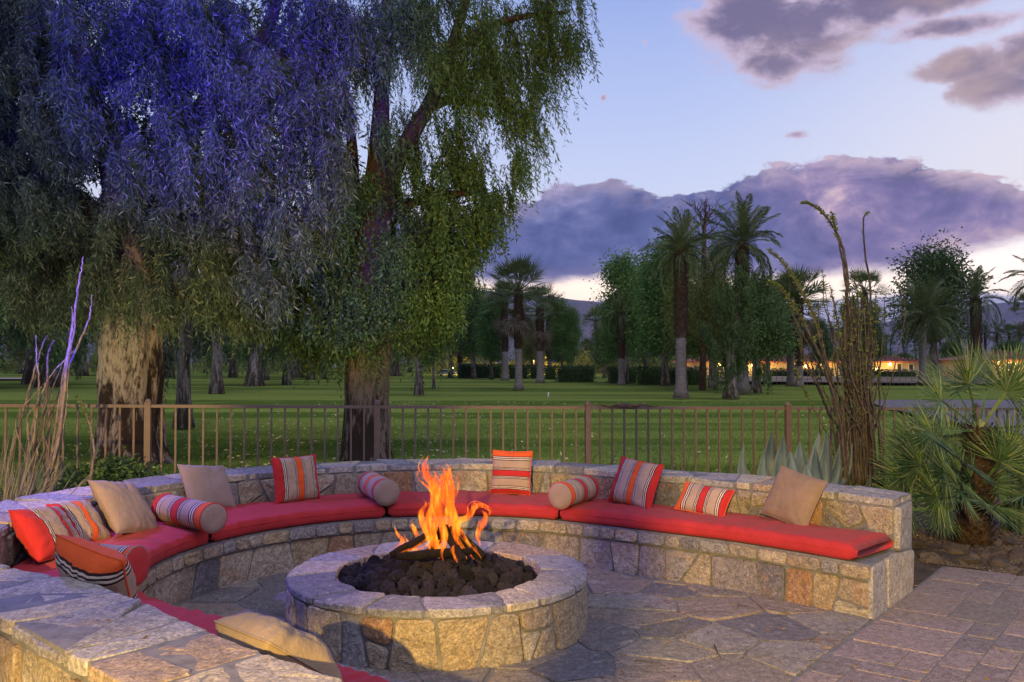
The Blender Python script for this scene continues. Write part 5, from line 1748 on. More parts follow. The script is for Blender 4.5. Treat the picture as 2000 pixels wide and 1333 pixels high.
# ------------------------------------------------------------------ palms
def pinnate_mesh(L, seed, mat, leaflets=34, lw=0.028, ll=0.42, sag=0.5):
    rngn = np.random.default_rng(seed)
    s = np.linspace(0, 1, 15)
    path = np.stack([L * s * np.cos(s * sag), np.zeros(15), L * (0.35 * s - sag * 1.15 * s ** 2)], 1)
    V = []
    qs = []
    for i in range(14):
        a, b = path[i], path[i + 1]
        w = 0.03 * (1 - i / 15) + 0.006
        qs.append([a + [0, -w, 0], a + [0, w, 0], b + [0, w * .93, 0], b + [0, -w * .93, 0]])
        qs.append([a + [0, 0, -w], a + [0, 0, w], b + [0, 0, w * .93], b + [0, 0, -w * .93]])
    for i in range(leaflets):
        f = 0.16 + 0.84 * (i + .5) / leaflets
        p = np.array([np.interp(f, s, path[:, k]) for k in range(3)])
        tdir = unit(np.array([np.interp(min(1, f + .03), s, path[:, k]) for k in range(3)]) - p + 1e-6)
        l_ = ll * L / 2.6 * (math.sin(min(1, f * 1.05) * math.pi) ** .5 * .75 + .25) 
        for sg in (-1, 1):
            d = unit(tdir * 0.75 + np.array([0, sg * 0.8, 0.18 - .3 * rngn.random()]) + rngn.normal(size=3) * .1)
            e = p + d * l_ + np.array([0, 0, -l_ * .18])
            sd = unit(np.cross(d, [0, 0, 1])) * lw * L / 2.6
            qs.append([p, p + d * l_ * .5 + sd, e, p + d * l_ * .5 - sd])
    return quads_mesh('frond', np.array(qs), mat)
def fan_mesh(R, seed, mat, segs=22, pet=0.7, split=0.45, seg_w=None, droop=0.25, spread=2.6):
    """fan leaf: stalk along +X then a fan of blades"""
    rngn = np.random.default_rng(seed)
    qs = []
    w = 0.014 * R / 0.5
    n_ = 5
    for i in range(n_):
        a = np.array([pet * i / n_, 0, -.04 * pet * (i / n_) ** 2]); b = np.array([pet * (i + 1) / n_, 0, -.04 * pet * ((i + 1) / n_) ** 2])
        qs.append([a + [0, -w, 0], a + [0, w, 0], b + [0, w, 0], b + [0, -w, 0]])
        qs.append([a + [0, 0, -w], a + [0, 0, w * .6], b + [0, 0, w * .6], b + [0, 0, -w]])
    hub = np.array([pet, 0, -.04 * pet])
    for i in range(segs):
        th = -spread / 2 * 1.0 + spread * (i + .5) / segs + rngn.normal() * .02
        if seg_w is None: sw = spread / segs * 0.5
        else: sw = seg_w
        l_ = R * (0.82 + .18 * math.cos(th)) * rngn.uniform(.92, 1.05)
        fold = 0.30 * (abs(th) / spread)
        d = np.array([math.cos(th), math.sin(th), 0.10 * (1 if i % 2 else -1) * .4 + fold * .6])
        d = d / np.linalg.norm(d)
        sd = np.array([-math.sin(th), math.cos(th), 0])
        m_ = hub + d * l_ * split + sd * (l_ * split * sw) 
        m2 = hub + d * l_ * split - sd * (l_ * split * sw)
        cz = np.array([0, 0, 0.012 * R])
        dr = droop * rngn.uniform(.5, 1.4)
        t1 = hub + d * l_ * .8 + np.array([0, 0, -l_ * .10 * dr]); tip = hub + d * l_ + np.array([0, 0, -l_ * .3 * dr])
        ww = l_ * .04 * 0.5
        mid = hub + d * l_ * split + cz
        qs.append([hub, m_, mid, hub]); qs.append([hub, mid, m2, hub])
        qs.append([m_, t1 + sd * ww * .6, t1 + cz * .3, mid]); qs.append([mid, t1 + cz * .3, t1 - sd * ww * .6, m2])
        qs.append([t1 + sd * ww * .6, tip, tip, t1 + cz * .3]); qs.append([t1 + cz * .3, tip, tip, t1 - sd * ww * .6])
    q = np.array(qs)
    # tiny offsets avoid zero length edges
    q = q + np.array([[0, 0, 0], [1e-5, 0, 0], [0, 1e-5, 0], [0, 0, 1e-5]])
    return quads_mesh('frond', q, mat)
def palm(name, label, H, kind, boots, mat, seed, tr_r=0.2, nfr=34, fl=1.9, skirt=0, group='palms on the golf course', singles=True):
    """local palm of height H to the crown heart; the trunk is smooth below and covered by leaf bases above"""
    rr = random.Random(seed)
    t = thing(name, label, 'palm', group=group)
    zb = H * boots
    k = 8
    bend = rr.uniform(-.02, .02) * H
    cx_ = lambda z: bend * (z / H) ** 2
    tube('trunk', [(cx_(z), 0, z) for z in np.linspace(0, zb, k)], [tr_r * (1.5 if i == 0 else 1.15 if i == 1 else 1) * (1 - .12 * i / k) for i in range(k)], M['palm_smooth'], 14, t,
         jit=lambda i, j, a, p: 1 + .05 * noise.noise(Vector((j * 1.1, i * 2.0, seed))))
    # boots: criss-crossed leaf bases
    V, Fc = [], []
    n_ = int((H - zb) / (tr_r * .38)) + 1
    rings = [(cx_(z), 0, z) for z in np.linspace(zb - .05, H, 10)]
    tube_geo(V, Fc, rings, [tr_r * 1.0] * 9 + [tr_r * .8], 12)
    for i in range(n_ * 7):
        z = zb + (H - zb) * i / (n_ * 7); a = i * 2.39996
        r0 = tr_r * 0.95
        o_ = Vector((math.cos(a), math.sin(a), 0)); sd = Vector((-math.sin(a), math.cos(a), 0))
        c_ = Vector((cx_(z), 0, z)) + o_ * r0
        s = tr_r * .30; b = len(V)
        L = tr_r * rr.uniform(.55, .95)
        tip = c_ + o_ * tr_r * rr.uniform(.28, .5) + Vector((0, 0, L))
        V += [c_ + sd * s - Vector((0, 0, s * .5)), c_ - sd * s - Vector((0, 0, s * .5)), tip - sd * s * .6, tip + sd * s * .6, c_ + Vector((0, 0, L * .7))]
        Fc += [(b, b + 1, b + 2, b + 3), (b + 3, b + 2, b + 4)]
    part('leaf_bases', mesh('leaf_bases', V, Fc), M['palm_boots'], t)
    if kind == 'date':
        ms = [pinnate_mesh(fl, seed * 3 + i, mat, sag=(0.35, 0.6, 0.9)[i]) for i in range(3)]
    else:
        ms = [fan_mesh(fl * .52, seed * 3 + i, mat, 18, fl * .5, .5) for i in range(3)]
    dry = None
    if skirt: dry = fan_mesh(fl * .5, seed, M['skirt'], 16, fl * .42, .5)
    top = Vector((cx_(H), 0, H - .05))
    joined = []
    for i in range(nfr + skirt):
        f = i / max(1, nfr - 1)
        if i < nfr:
            elv = math.radians(80 - 100 * f ** .85 + rr.gauss(0, 6)); me = ms[min(2, int(f * 3))] if kind == 'date' else rr.choice(ms)
            pos = top + Vector((0, 0, .1 - .25 * f))
        else:
            elv = math.radians(rr.uniform(-50, -82)); me = dry; pos = top - Vector((0, 0, rr.uniform(.2, 1.0) * tr_r * 5))
        a = i * 2.39996 + rr.gauss(0, .12)
        Mx = Matrix.Translation(pos) @ Matrix.Rotation(a, 4, 'Z') @ Matrix.Rotation(-elv, 4, 'Y') @ Matrix.Rotation(rr.gauss(0, .35), 4, 'X') @ Matrix.Diagonal((rr.uniform(.85, 1.1),) * 3 + (1,))
        if singles:
            o = part('frond' if i < nfr else 'dry_frond', me, None, t); o.matrix_local = Mx
        else:
            v = np.empty(len(me.vertices) * 3, dtype=np.float32); me.vertices.foreach_get('co', v)
            v = v.reshape(-1, 4, 3) @ np.array(Mx.to_3x3()).T + np.array(Mx.translation)
            joined.append(v)
    if not singles:
        part('fronds', quads_mesh('fronds', np.concatenate(joined), mat), None, t)
    return t
def place_palm(maker_kw, px, pybase, pyheart, label, r_px):
    g = G(px, pybase)
    H = P(px, pyheart, g.y).z
    kw = dict(maker_kw)
    t = palm('palm_tree', label, H, tr_r=r_px / F * g.y, **kw)
    t.location = g
    t.rotation_euler = (0, 0, (px * 7 % 6))
    return t
DATE = dict(kind='date', mat=M['frond'])
FAN = dict(kind='fan', mat=M['frond'])
place_palm({**FAN, 'boots': .42, 'seed': 1, 'fl': 2.3, 'nfr': 34, 'skirt': 14}, 1013, 762, 568, 'tallest fan palm left of the middle hedge, nearest of its group', 7.5)
place_palm({**FAN, 'boots': .38, 'seed': 2, 'fl': 2.3, 'nfr': 30, 'skirt': 12}, 987, 744, 592, 'fan palm left behind the tallest one, in front of the first hedge', 6)
place_palm({**FAN, 'boots': .45, 'seed': 3, 'fl': 2.4, 'nfr': 28, 'skirt': 10}, 1055, 749, 606, 'stout fan palm in front of the middle hedge', 7)
place_palm({**FAN, 'boots': .3, 'seed': 4, 'fl': 2.8, 'nfr': 28, 'skirt': 14}, 1074, 740, 622, 'shorter fan palm behind the stout one', 5.5)
place_palm({**FAN, 'boots': .3, 'seed': 5, 'fl': 2.6, 'nfr': 26, 'skirt': 12}, 898, 738, 640, 'fan palm far behind, at the left end of the first hedge', 4.5)
place_palm({**DATE, 'boots': .38, 'seed': 6, 'fl': 2.0, 'nfr': 26}, 1214, 753, 612, 'palm in front of the right-hand hedge, fronds spread to the left', 6.5)
place_palm({**DATE, 'boots': .42, 'seed': 7, 'fl': 2.0, 'nfr': 34}, 1330, 778, 492, 'nearest smooth-trunked palm in front of the right-hand hedge', 11)
place_palm({**DATE, 'boots': .5, 'seed': 8, 'fl': 2.7, 'nfr': 44}, 1450, 768, 478, 'tallest date palm with a full crown against the cloud bank', 11.5)
place_palm({**FAN, 'boots': .5, 'seed': 9, 'fl': 2.6, 'nfr': 28, 'skirt': 16}, 1544, 755, 600, 'left one of the palm pair before the lit house', 7)
place_palm({**FAN, 'boots': .25, 'seed': 10, 'fl': 2.5, 'nfr': 28, 'skirt': 16}, 1562, 756, 585, 'right one of the palm pair before the lit house', 7)
place_palm({**DATE, 'boots': .82, 'seed': 11, 'fl': 3.2, 'nfr': 48}, 1803, 752, 622, 'spreading palm with a broad low crown on the right', 7.5)
place_palm({**DATE, 'boots': .3, 'seed': 12, 'fl': 2.6, 'nfr': 34}, 1908, 750, 585, 'upright palm with a thick dark trunk right of the spreading palm', 9)
place_palm({**DATE, 'boots': .5, 'seed': 13, 'fl': 3.4, 'nfr': 34}, 2035, 745, 550, 'palm entering at the right edge, fronds reaching over the lawn', 10)
place_palm({**FAN, 'boots': .5, 'seed': 14, 'fl': 3.0, 'nfr': 26, 'skirt': 8}, 1692, 738, 572, 'fan palm rising behind the right ocotillo', 6)
place_palm({**FAN, 'boots': .5, 'seed': 15, 'fl': 2.2, 'nfr': 26, 'skirt': 6}, 2010, 740, 600, 'second palm at the right edge, lower than the first', 6)
place_palm({**DATE, 'boots': .5, 'seed': 17, 'fl': 2.4, 'nfr': 30}, 1475, 762, 600, 'half-hidden palm under the tallest date palm', 6)
# small far palms
fp = palm('far_palm', 'small distant palm against the blue hills', 8, 'fan', .6, M['frond'], 31, .2, 26, 2.6, group='small distant palms', singles=False)
fd = palm('far_palm', 'small distant palm against the blue hills', 8, 'date', .6, M['frond'], 33, .2, 26, 3.0, group='small distant palms', singles=False)
FP = [(1166, 626, 727, 0), (1183, 632, 727, 1), (1176, 652, 727, 1), (1204, 640, 727, 0), (1147, 675, 727, 0), (1192, 664, 728, 0), (1708, 625, 728, 0), (1730, 668, 727, 0), (1740, 690, 727, 1), (1875, 664, 727, 1), (1893, 655, 727, 0),
      (1925, 652, 727, 1), (1948, 650, 727, 1), (1972, 652, 727, 0), (1992, 652, 727, 1), (1660, 660, 727, 0), (1100, 665, 727, 1), (1535, 640, 729, 0), (925, 640, 727, 1), (945, 655, 727, 0), (862, 660, 727, 1), (1240, 690, 727, 0),
      (1625, 650, 727, 1), (1790, 690, 727, 0), (1840, 700, 727, 1), (2008, 655, 727, 1)]
flab = land_labels([f_[0] for f_ in FP], 'small distant palm')
for i, (px, pt, pb, k) in enumerate(FP):
    g = G(px, pb); s = (P(px, pt, g.y).z) / 8.0
    src = fd if k else fp
    if not src.get('placed'):
        src['placed'] = 1; src.location = g; src.scale = (s * 1.15, s * 1.15, s); src['label'] = flab[i]
    else:
        o = dup(src, g, (0, 0, i * 1.3), (s * 1.15, s * 1.15, s), label=flab[i])
# ------------------------------------------------------------------ hedges
def hedge(label, x0, x1, ytop, ybot, depth=2.2):
    g0, g1 = G(x0, ybot), G(x1, ybot)
    Yh = (g0.y + g1.y) / 2
    h = P((x0 + x1) / 2, ytop, Yh).z
    t = thing('hedge', label, 'hedge', ((g0.x + g1.x) / 2, Yh, 0), group='clipped hedges beyond the lawn')
    w = (g1.x - g0.x)
    V, Fc = [], []
    box_geo(V, Fc, -w / 2 + .12, w / 2 - .12, .1, depth - .1, 0, h - .12)
    part('branch_mass', mesh('branch_mass', V, Fc), M['hedge_leaf'], t)
    rn = np.random.default_rng(int(x0))
    def face(n_, fx):
        return np.array([fx() for _ in range(n_)])
    k1 = int(w * h * 260); k2 = int(w * depth * 120)
    U = rn.random((k1, 2)); p1 = np.stack([(U[:, 0] - .5) * w, np.zeros(k1), U[:, 1] * h], 1)
    U = rn.random((k2, 2)); p2 = np.stack([(U[:, 0] - .5) * w, U[:, 1] * depth, np.full(k2, h)], 1)
    U = rn.random((k1 // 5, 2)); p3 = np.stack([np.where(rn.random(len(U)) < .5, -w / 2, w / 2), U[:, 0] * depth, U[:, 1] * h], 1)
    p = np.concatenate([p1, p2, p3]); p += rn.normal(size=p.shape) * .08
    d = rn.normal(size=p.shape)
    q = leaves_from(p, d, rn.uniform(.09, .2, len(p)), rn.uniform(.05, .1, len(p)), rn)
    part('foliage', quads_mesh('foliage', q, M['hedge_leaf']), None, t)
hedge('clipped hedge at the left end of the row, left of the tall fan palms', 896, 980, 714, 739)
hedge('short clipped hedge between the two nearest fan palms', 993, 1032, 716, 741)
hedge('narrow clipped hedge just left of the stout fan palm', 1034, 1058, 716, 741)
hedge('narrow clipped hedge just right of the stout fan palm', 1064, 1087, 718, 743)
hedge('wide clipped hedge in the middle, ending at the sandy gap', 1089, 1162, 718, 746)
hedge('clipped hedge right of the sandy gap', 1190, 1246, 721, 749)
hedge('clipped hedge behind the nearest smooth-trunked palm', 1250, 1318, 721, 752)
hedge('clipped hedge at the right end, left of the lit house', 1322, 1383, 721, 753)
hedge('low hedge strip before the lit house', 1398, 1500, 724, 735, 1.0)
hedge('low hedge strip between palm pair and ocotillo', 1508, 1628, 722, 736, 1.0)
hedge('low hedge strip right of the ocotillo', 1690, 1790, 724, 736, 1.0)

# ------------------------------------------------------------------ far houses
def house(label, x0, x1, yroof, yeave, ybase, depth, windows, roofc='terracotta', doors=()):
    g0, g1 = G(x0, ybase), G(x1, ybase)
    Yh = (g0.y + g1.y) / 2; w = g1.x - g0.x
    cx_ = (g0.x + g1.x) / 2
    he = P(x0, yeave, Yh).z; hr = P(x0, yroof, Yh + depth / 2).z
    t = thing('house', label, 'house', (cx_, Yh, 0))
    V, Fc = [], []
    box_geo(V, Fc, -w / 2, w / 2, 0, depth, 0, he)
    part('wall', mesh('wall', V, Fc), M['stucco'], t)
    e = .5; rg = min(depth / 2, w / 2) * .9
    V = [(-w / 2 - e, -e, he - .05), (w / 2 + e, -e, he - .05), (w / 2 + e, depth + e, he - .05), (-w / 2 - e, depth + e, he - .05), (-w / 2 + rg, depth / 2, hr), (w / 2 - rg, depth / 2, hr)]
    V += [(v[0], v[1], v[2] - .18) for v in V[:4]]
    Fc = [(0, 1, 5, 4), (1, 2, 5), (2, 3, 4, 5), (3, 0, 4), (0, 6, 7, 1), (1, 7, 8, 2), (2, 8, 9, 3), (3, 9, 6, 0), (6, 9, 8, 7)]
    # tile courses
    b = len(V); rows = 12; colsn = int(w / .5)
    for i in range(rows):
        f = i / rows
        for j in range(colsn):
            a = (j + .5) / colsn
            lo = -w / 2 - e + (rg + e) * f; hi = w / 2 + e - (rg + e) * f
            x = lo + (hi - lo) * a; y = -e + (depth / 2 + e) * f; z = he - .05 + (hr - he + .05) * f
            ww = (hi - lo) / colsn * .42; dy = (depth / 2 + e) / rows; dzz = (hr - he + .05) / rows
            k = len(V)
            V += [(x - ww, y, z + .02), (x, y - .02, z + .14), (x + ww, y, z + .02), (x - ww, y + dy, z + dzz + .01), (x, y + dy, z + dzz + .08), (x + ww, y + dy, z + dzz + .01)]
            Fc += [(k, k + 1, k + 4, k + 3), (k + 1, k + 2, k + 5, k + 4)]
    part('roof', mesh('roof', V, Fc), M[roofc], t)
    for (wx0, wx1, wy0, wy1, arch) in windows:
        xa, xb = P(wx0, 700, Yh).x - cx_, P(wx1, 700, Yh).x - cx_
        z1, z0 = P(wx0, wy0, Yh).z, P(wx0, wy1, Yh).z
        V, Fc = [], []
        box_geo(V, Fc, xa - .1, xb + .1, -.1, -.003, z0 - .1, z0); box_geo(V, Fc, xa - .1, xb + .1, -.1, -.003, z1, z1 + .1)
        box_geo(V, Fc, xa - .1, xa, -.1, -.003, z0 + .002, z1 - .002); box_geo(V, Fc, xb, xb + .1, -.1, -.003, z0 + .002, z1 - .002)
        o = part('window', mesh('window', V, Fc), M['white_paint'], t)
        V, Fc = [], []
        box_geo(V, Fc, xa, xb, -.05, -.004, z0, z1)
        part('pane', mesh('pane', V, Fc), M['dark_glass'], o)
    return t, Yh
HB = 735
_, Yh1 = house('long low house with red tile roof behind the palm pair', 1497, 1640, 688, 706, HB, 14, [(1546, 1562, 712, 724, 0), (1592, 1606, 712, 724, 0)])
_, Yh2 = house('low red-roofed house left of the long one, behind the stout weeping tree', 1362, 1490, 692, 705, HB, 12, [(1402, 1412, 712, 724, 0), (1452, 1462, 712, 724, 0)])
_, Yh3 = house('lit low house between the right ocotillo and the large dark tree', 1700, 1800, 694, 705, HB, 12, [(1752, 1760, 711, 726, 0), (1775, 1783, 712, 722, 0)])
_, Yh4 = house('lit house at the far right behind the fan palm', 1940, 2080, 686, 702, 738, 12, [(1962, 1975, 710, 722, 0)])
_, Yh5 = house('pale low house on the far left beyond the bunker', -60, 150, 702, 711, 722, 12, [(20, 34, 713, 718, 0), (80, 92, 713, 718, 0)])
LN = ['warm lantern on the house front ' + q_ for q_ in ('left of the palm pair', 'between the palm pair and the right ocotillo', 'behind the right ocotillo', 'at the left end behind the stout weeping tree', 'right of the stout weeping tree', 'below the tallest date palm', 'with the doorway, left of the spreading palm', 'hidden by the small green tree', 'at the far right above the fan palm', 'rightmost, at the picture edge')]
for px, py, Yh in [(1505, 712, Yh1), (1580, 716, Yh1), (1622, 712, Yh1), (1410, 712, Yh2), (1440, 710, Yh2), (1476, 714, Yh2), (1748, 712, Yh3), (1722, 722, Yh3), (1965, 706, Yh4), (1995, 712, Yh4)]:
    p = P(px, py, Yh - 1.6)
    t = thing('wall_lantern', LN.pop(0), 'lantern', p + Vector((0, 1.3, 0)), group='warm lanterns on the house fronts')
    V, Fc = [], []
    box_geo(V, Fc, -.1, .1, -.1, .1, -.14, .14)
    part('lantern_glass', mesh('lantern_glass', V, Fc), M['lamp_warm'], t)
    V, Fc = [], []
    box_geo(V, Fc, -.13, .13, -.13, .13, .141, .19); box_geo(V, Fc, -.04, .04, .1, .28, .02, .08)
    part('lantern_cap', mesh('lantern_cap', V, Fc), M['iron'], t)
    point('lantern_light', p, 170, (1.0, 0.52, 0.10), .1)
GL = ['warm garden light glowing behind the hedges, ' + q_ for q_ in ('between the two left fan palms', 'left of the stout fan palm', 'right of the stout fan palm', 'beyond the left end of the row', 'over the right-hand hedge')]
for px, py, Y_ in [(968, 690, 118), (1042, 690, 118), (1076, 690, 120), (884, 704, 116), (1254, 705, 112)]:
    p = P(px, py + 14, Y_)
    t = thing('garden_uplight', GL.pop(0), 'garden light', (p.x, p.y, 0), group='warm garden lights behind the hedges')
    tube('stake', [(0, 0, 0), (0, 0, max(.2, p.z - .15))], [.03, .03], M['iron'], 6, t)
    V, Fc = [], []
    box_geo(V, Fc, -.09, .09, -.09, .09, max(.2, p.z - .15), max(.2, p.z - .15) + .15)
    part('lamp_head', mesh('lamp_head', V, Fc), M['lamp_warm'], t)
    point('garden_uplight_light', (p.x, p.y - .4, p.z + .1), 900, (1.0, 0.45, 0.1), .1)
# parked pale vehicles far away
def van(label, px, py, w_px, h_px, Lm=4.6):
    g = G(px, py); Yv = g.y
    w = w_px / F * Yv; h = h_px / F * Yv
    t = thing('parked_car', label, 'car', (g.x, Yv, 0), group='pale vehicles parked beyond the lawn')
    prof_ = [(-.5, .25), (-.5, .55), (-.44, .62), (-.3, .95), (-.1, 1.0), (.2, .98), (.34, .66), (.48, .56), (.5, .25)]
    V, Fc = [], []
    for s, yy in ((0, 0), (1, 1.7)):
        for x, z in prof_: V.append((x * w, yy, z * h))
    k = len(prof_)
    Fc.append(list(range(k))); Fc.append(list(range(k, 2 * k))[::-1])
    for i in range(k): Fc.append((i, i + k, (i + 1) % k + k, (i + 1) % k))
    part('body', mesh('body', V, Fc), M['grey_body'], t)
    V, Fc = [], []
    V = [(x * w, -.01, z * h) for x, z in ((-.4, .64), (-.28, .9), (.17, .92), (.28, .66))]; V += [(v[0], 1.71, v[2]) for v in V]
    part('window_glass', mesh('window_glass', V, [(0, 1, 2, 3), (7, 6, 5, 4)]), M['dark_glass'], t)
    for x in (-.3, .3):
        tube('wheel', [(x * w, -.02, .16 * h), (x * w, .2, .16 * h)], [.17 * h, .17 * h], M['dark_glass'], 12, t)
van('grey vehicle parked beyond the lawn between forked tree and first hedge', 872, 735, 36, 13)
van('small white car beyond the hedges at the far end of the middle gap', 1132, 727, 20, 9)
van('white vehicle glimpsed left of the giant trunk', 178, 722, 24, 8)
van('white vehicle glimpsed between the small dark-trunked trees', 528, 722, 26, 9)
van('white vehicle glimpsed just left of the forked trunk', 646, 722, 26, 9)
# yardage marker, sprinkler box, low far fence
g = G(1071, 778)
o = tube('yardage_marker', [(0, 0, 0), (0, 0, .24), (0, 0, .26)], [.035, .035, .015], M['white_paint'], 8); o.location = g
tag(o, 'small white marker post on the lawn before the middle hedge', 'marker post')
ff = thing('low_far_fence', 'thin pale fence running before the lit houses', 'fence', G(1500, 752))
for i in range(60):
    p = G(1385 + i * 12, 752 + i * .05)
    V, Fc = [], []
    box_geo(V, Fc, p.x - .012, p.x + .012, p.y - .012, p.y + .012, 0, 1.0)
    part('post', mesh('post', V, Fc), M['iron'], ff, True)
for zz in (.95, .5):
    a, b = G(1385, 752), G(2093, 755); V, Fc = [], []
    tube_geo(V, Fc, [(a.x, a.y, zz), (b.x, b.y, zz)], [.012, .012], 4)
    part('rail', mesh('rail', V, Fc), M['iron'], ff, True)

# ------------------------------------------------------------------ ocotillos
def ocotillo(label, base, canes, rad, mat, leafy, seed, mleaf=M['oco_leaf']):
    rr = random.Random(seed); rn = np.random.default_rng(seed)
    t = thing('ocotillo', label, 'ocotillo', base)
    LV = []
    for ci, c in enumerate(canes):
        pts, r0, lf = c
        cp = catmull(pts, 7)
        k = len(cp)
        V, Fc = [], []
        cp = [p + Vector((rr.gauss(0, .002), rr.gauss(0, .002), 0)) for p in cp]
        tube_geo(V, Fc, cp, [r0 * (1 - .72 * (i / (k - 1)) ** 1.1) * (1 + .12 * (i % 2)) for i in range(k)], 6)
        # thorn stubs
        for i in range(1, k * 5):
            f = i / (k * 5) * (k - 1); p = cp[int(f)].lerp(cp[min(k - 1, int(f) + 1)], f % 1)
            a = i * 2.4; rloc = r0 * (1 - .72 * (f / (k - 1)) ** 1.1)
            d = Vector((math.cos(a), math.sin(a), .35)).normalized()
            e = p + d * (rloc + .018); sd = Vector((-math.sin(a), math.cos(a), 0)) * .003
            b = len(V); V += [p + d * rloc * .8 + sd, p + d * rloc * .8 - sd, e]; Fc.append((b, b + 1, b + 2))
            if f / (k - 1) > lf[0] and rr.random() < lf[1]:
                for q in range(4): LV.append((p + d * rloc, d + Vector((rr.gauss(0, .5), rr.gauss(0, .5), rr.gauss(.2, .4)))))
        part('cane', mesh('cane', V, Fc, True), mat, t, True)
    if LV:
        pos = np.array([tuple(a) for a, b in LV]); dr = np.array([tuple(b) for a, b in LV])
        q = leaves_from(pos, dr, rn.uniform(.018, .038, len(pos)), rn.uniform(.009, .016, len(pos)), rn)
        o = part('leaves', quads_mesh('leaves', q, mleaf), None, t, True); o['kind'] = 'stuff'
    return t
# right ocotillo, hand-placed tall canes plus the tangle round its foot
YO = 8.05
rr = random.Random(4)
def CP(lst, Y0, dy): return [P(x, y, Y0 + dy * i / len(lst)) for i, (x, y) in enumerate(lst)]
can = []
def oc(lst, dy=0.0, r=.014, lf=(.5, .5)): can.append((CP(lst, YO + rr.uniform(-.1, .1), dy), r, lf))
oc([(1668, 945), (1655, 800), (1650, 650), (1655, 540), (1640, 470), (1610, 420), (1582, 400), (1566, 397)], .2, .017, (.62, .8))
oc([(1672, 945), (1668, 780), (1662, 640), (1650, 540), (1640, 480), (1630, 440), (1624, 415)], -.2, .014, (.7, .3))
oc([(1690, 945), (1698, 800), (1695, 680), (1700, 570), (1690, 500), (1686, 440), (1690, 420), (1698, 416)], .3, .013, (.8, .1))
oc([(1650, 940), (1632, 800), (1610, 700), (1590, 620), (1560, 560), (1530, 515), (1500, 488)], .1, .016, (.4, .8))
oc([(1655, 940), (1640, 820), (1612, 720), (1580, 650), (1545, 590), (1520, 560), (1500, 552)], -.3, .014, (.45, .6))
oc([(1645, 940), (1625, 830), (1598, 760), (1572, 700), (1560, 640), (1548, 590)], .4, .012, (.2, .25))
oc([(1640, 930), (1620, 860), (1585, 790), (1560, 740), (1552, 700)], .3, .007, (.1, .4))
for i in range(50):
    bx = rr.uniform(1640, 1712); ttx = bx + rr.gauss(-38, 34); tty = rr.uniform(520, 700)
    mx = (bx + ttx) / 2 + rr.gauss(0, 10) + 10; my = (945 + tty) / 2
    oc([(bx, 948), (bx + rr.gauss(-3, 5), 850), (mx, my), (ttx + rr.gauss(8, 6), tty + 60), (ttx, tty)], rr.uniform(-.45, .45), rr.uniform(.006, .011), (.5, rr.uniform(.03, .25)))
for i in range(12):
    bx = rr.uniform(1690, 1725)
    oc([(bx, 950), (bx - rr.uniform(0, 12), 860), (bx - rr.uniform(5, 25), 760), (bx - rr.uniform(5, 30), rr.uniform(600, 690))], rr.uniform(-.4, .4), rr.uniform(.010, .016), (.6, .2))
ocotillo('tall tangled ocotillo with leafy green tips by the right part of the fence', G(1680, 1060), can, 0, M['cane_dark'], True, 3)
# left ocotillo
can = []
YO = 7.0
oc([(62, 1010), (110, 880), (130, 720), (145, 620), (153, 560), (158, 530), (163, 502)], .0, .012, (2, 0))
oc([(95, 1010), (115, 880), (122, 760), (150, 680), (172, 630), (178, 600), (179, 575)], .2, .012, (2, 0))
oc([(90, 1000), (112, 850), (125, 760), (138, 680), (146, 640), (148, 600), (151, 562)], -.1, .011, (2, 0))
oc([(85, 1000), (105, 860), (122, 740), (140, 640), (142, 620), (140, 600)], .1, .010, (2, 0))
oc([(10, 950), (30, 860), (55, 770), (75, 700), (85, 670), (92, 656)], .1, .011, (2, 0))
oc([(60, 980), (66, 860), (76, 760), (72, 700), (70, 655)], -.1, .011, (2, 0))
oc([(90, 980), (85, 860), (92, 760), (93, 700), (98, 680), (106, 665)], -.2, .011, (2, 0))
oc([(40, 980), (60, 850), (90, 750), (130, 700), (152, 680)], .2, .010, (2, 0))
oc([(55, 990), (75, 880), (110, 780), (135, 735), (142, 732)], .3, .009, (2, 0))
for i in range(10):
    bx = rr.uniform(30, 110)
    oc([(bx, 1000), (bx + rr.gauss(5, 8), 900), (bx + rr.gauss(15, 15), 820), (bx + rr.gauss(25, 25), rr.uniform(700, 800))], rr.uniform(-.3, .3), rr.uniform(.007, .011), (2, 0))
oc([(175, 945), (183, 880), (172, 820), (160, 790), (150, 775)], .1, .011, (.3, .25))
ocotillo('bare ocotillo at the left with its tallest cane tips glowing blue', G(90, 1080), can, 0, M['cane'], False, 6)

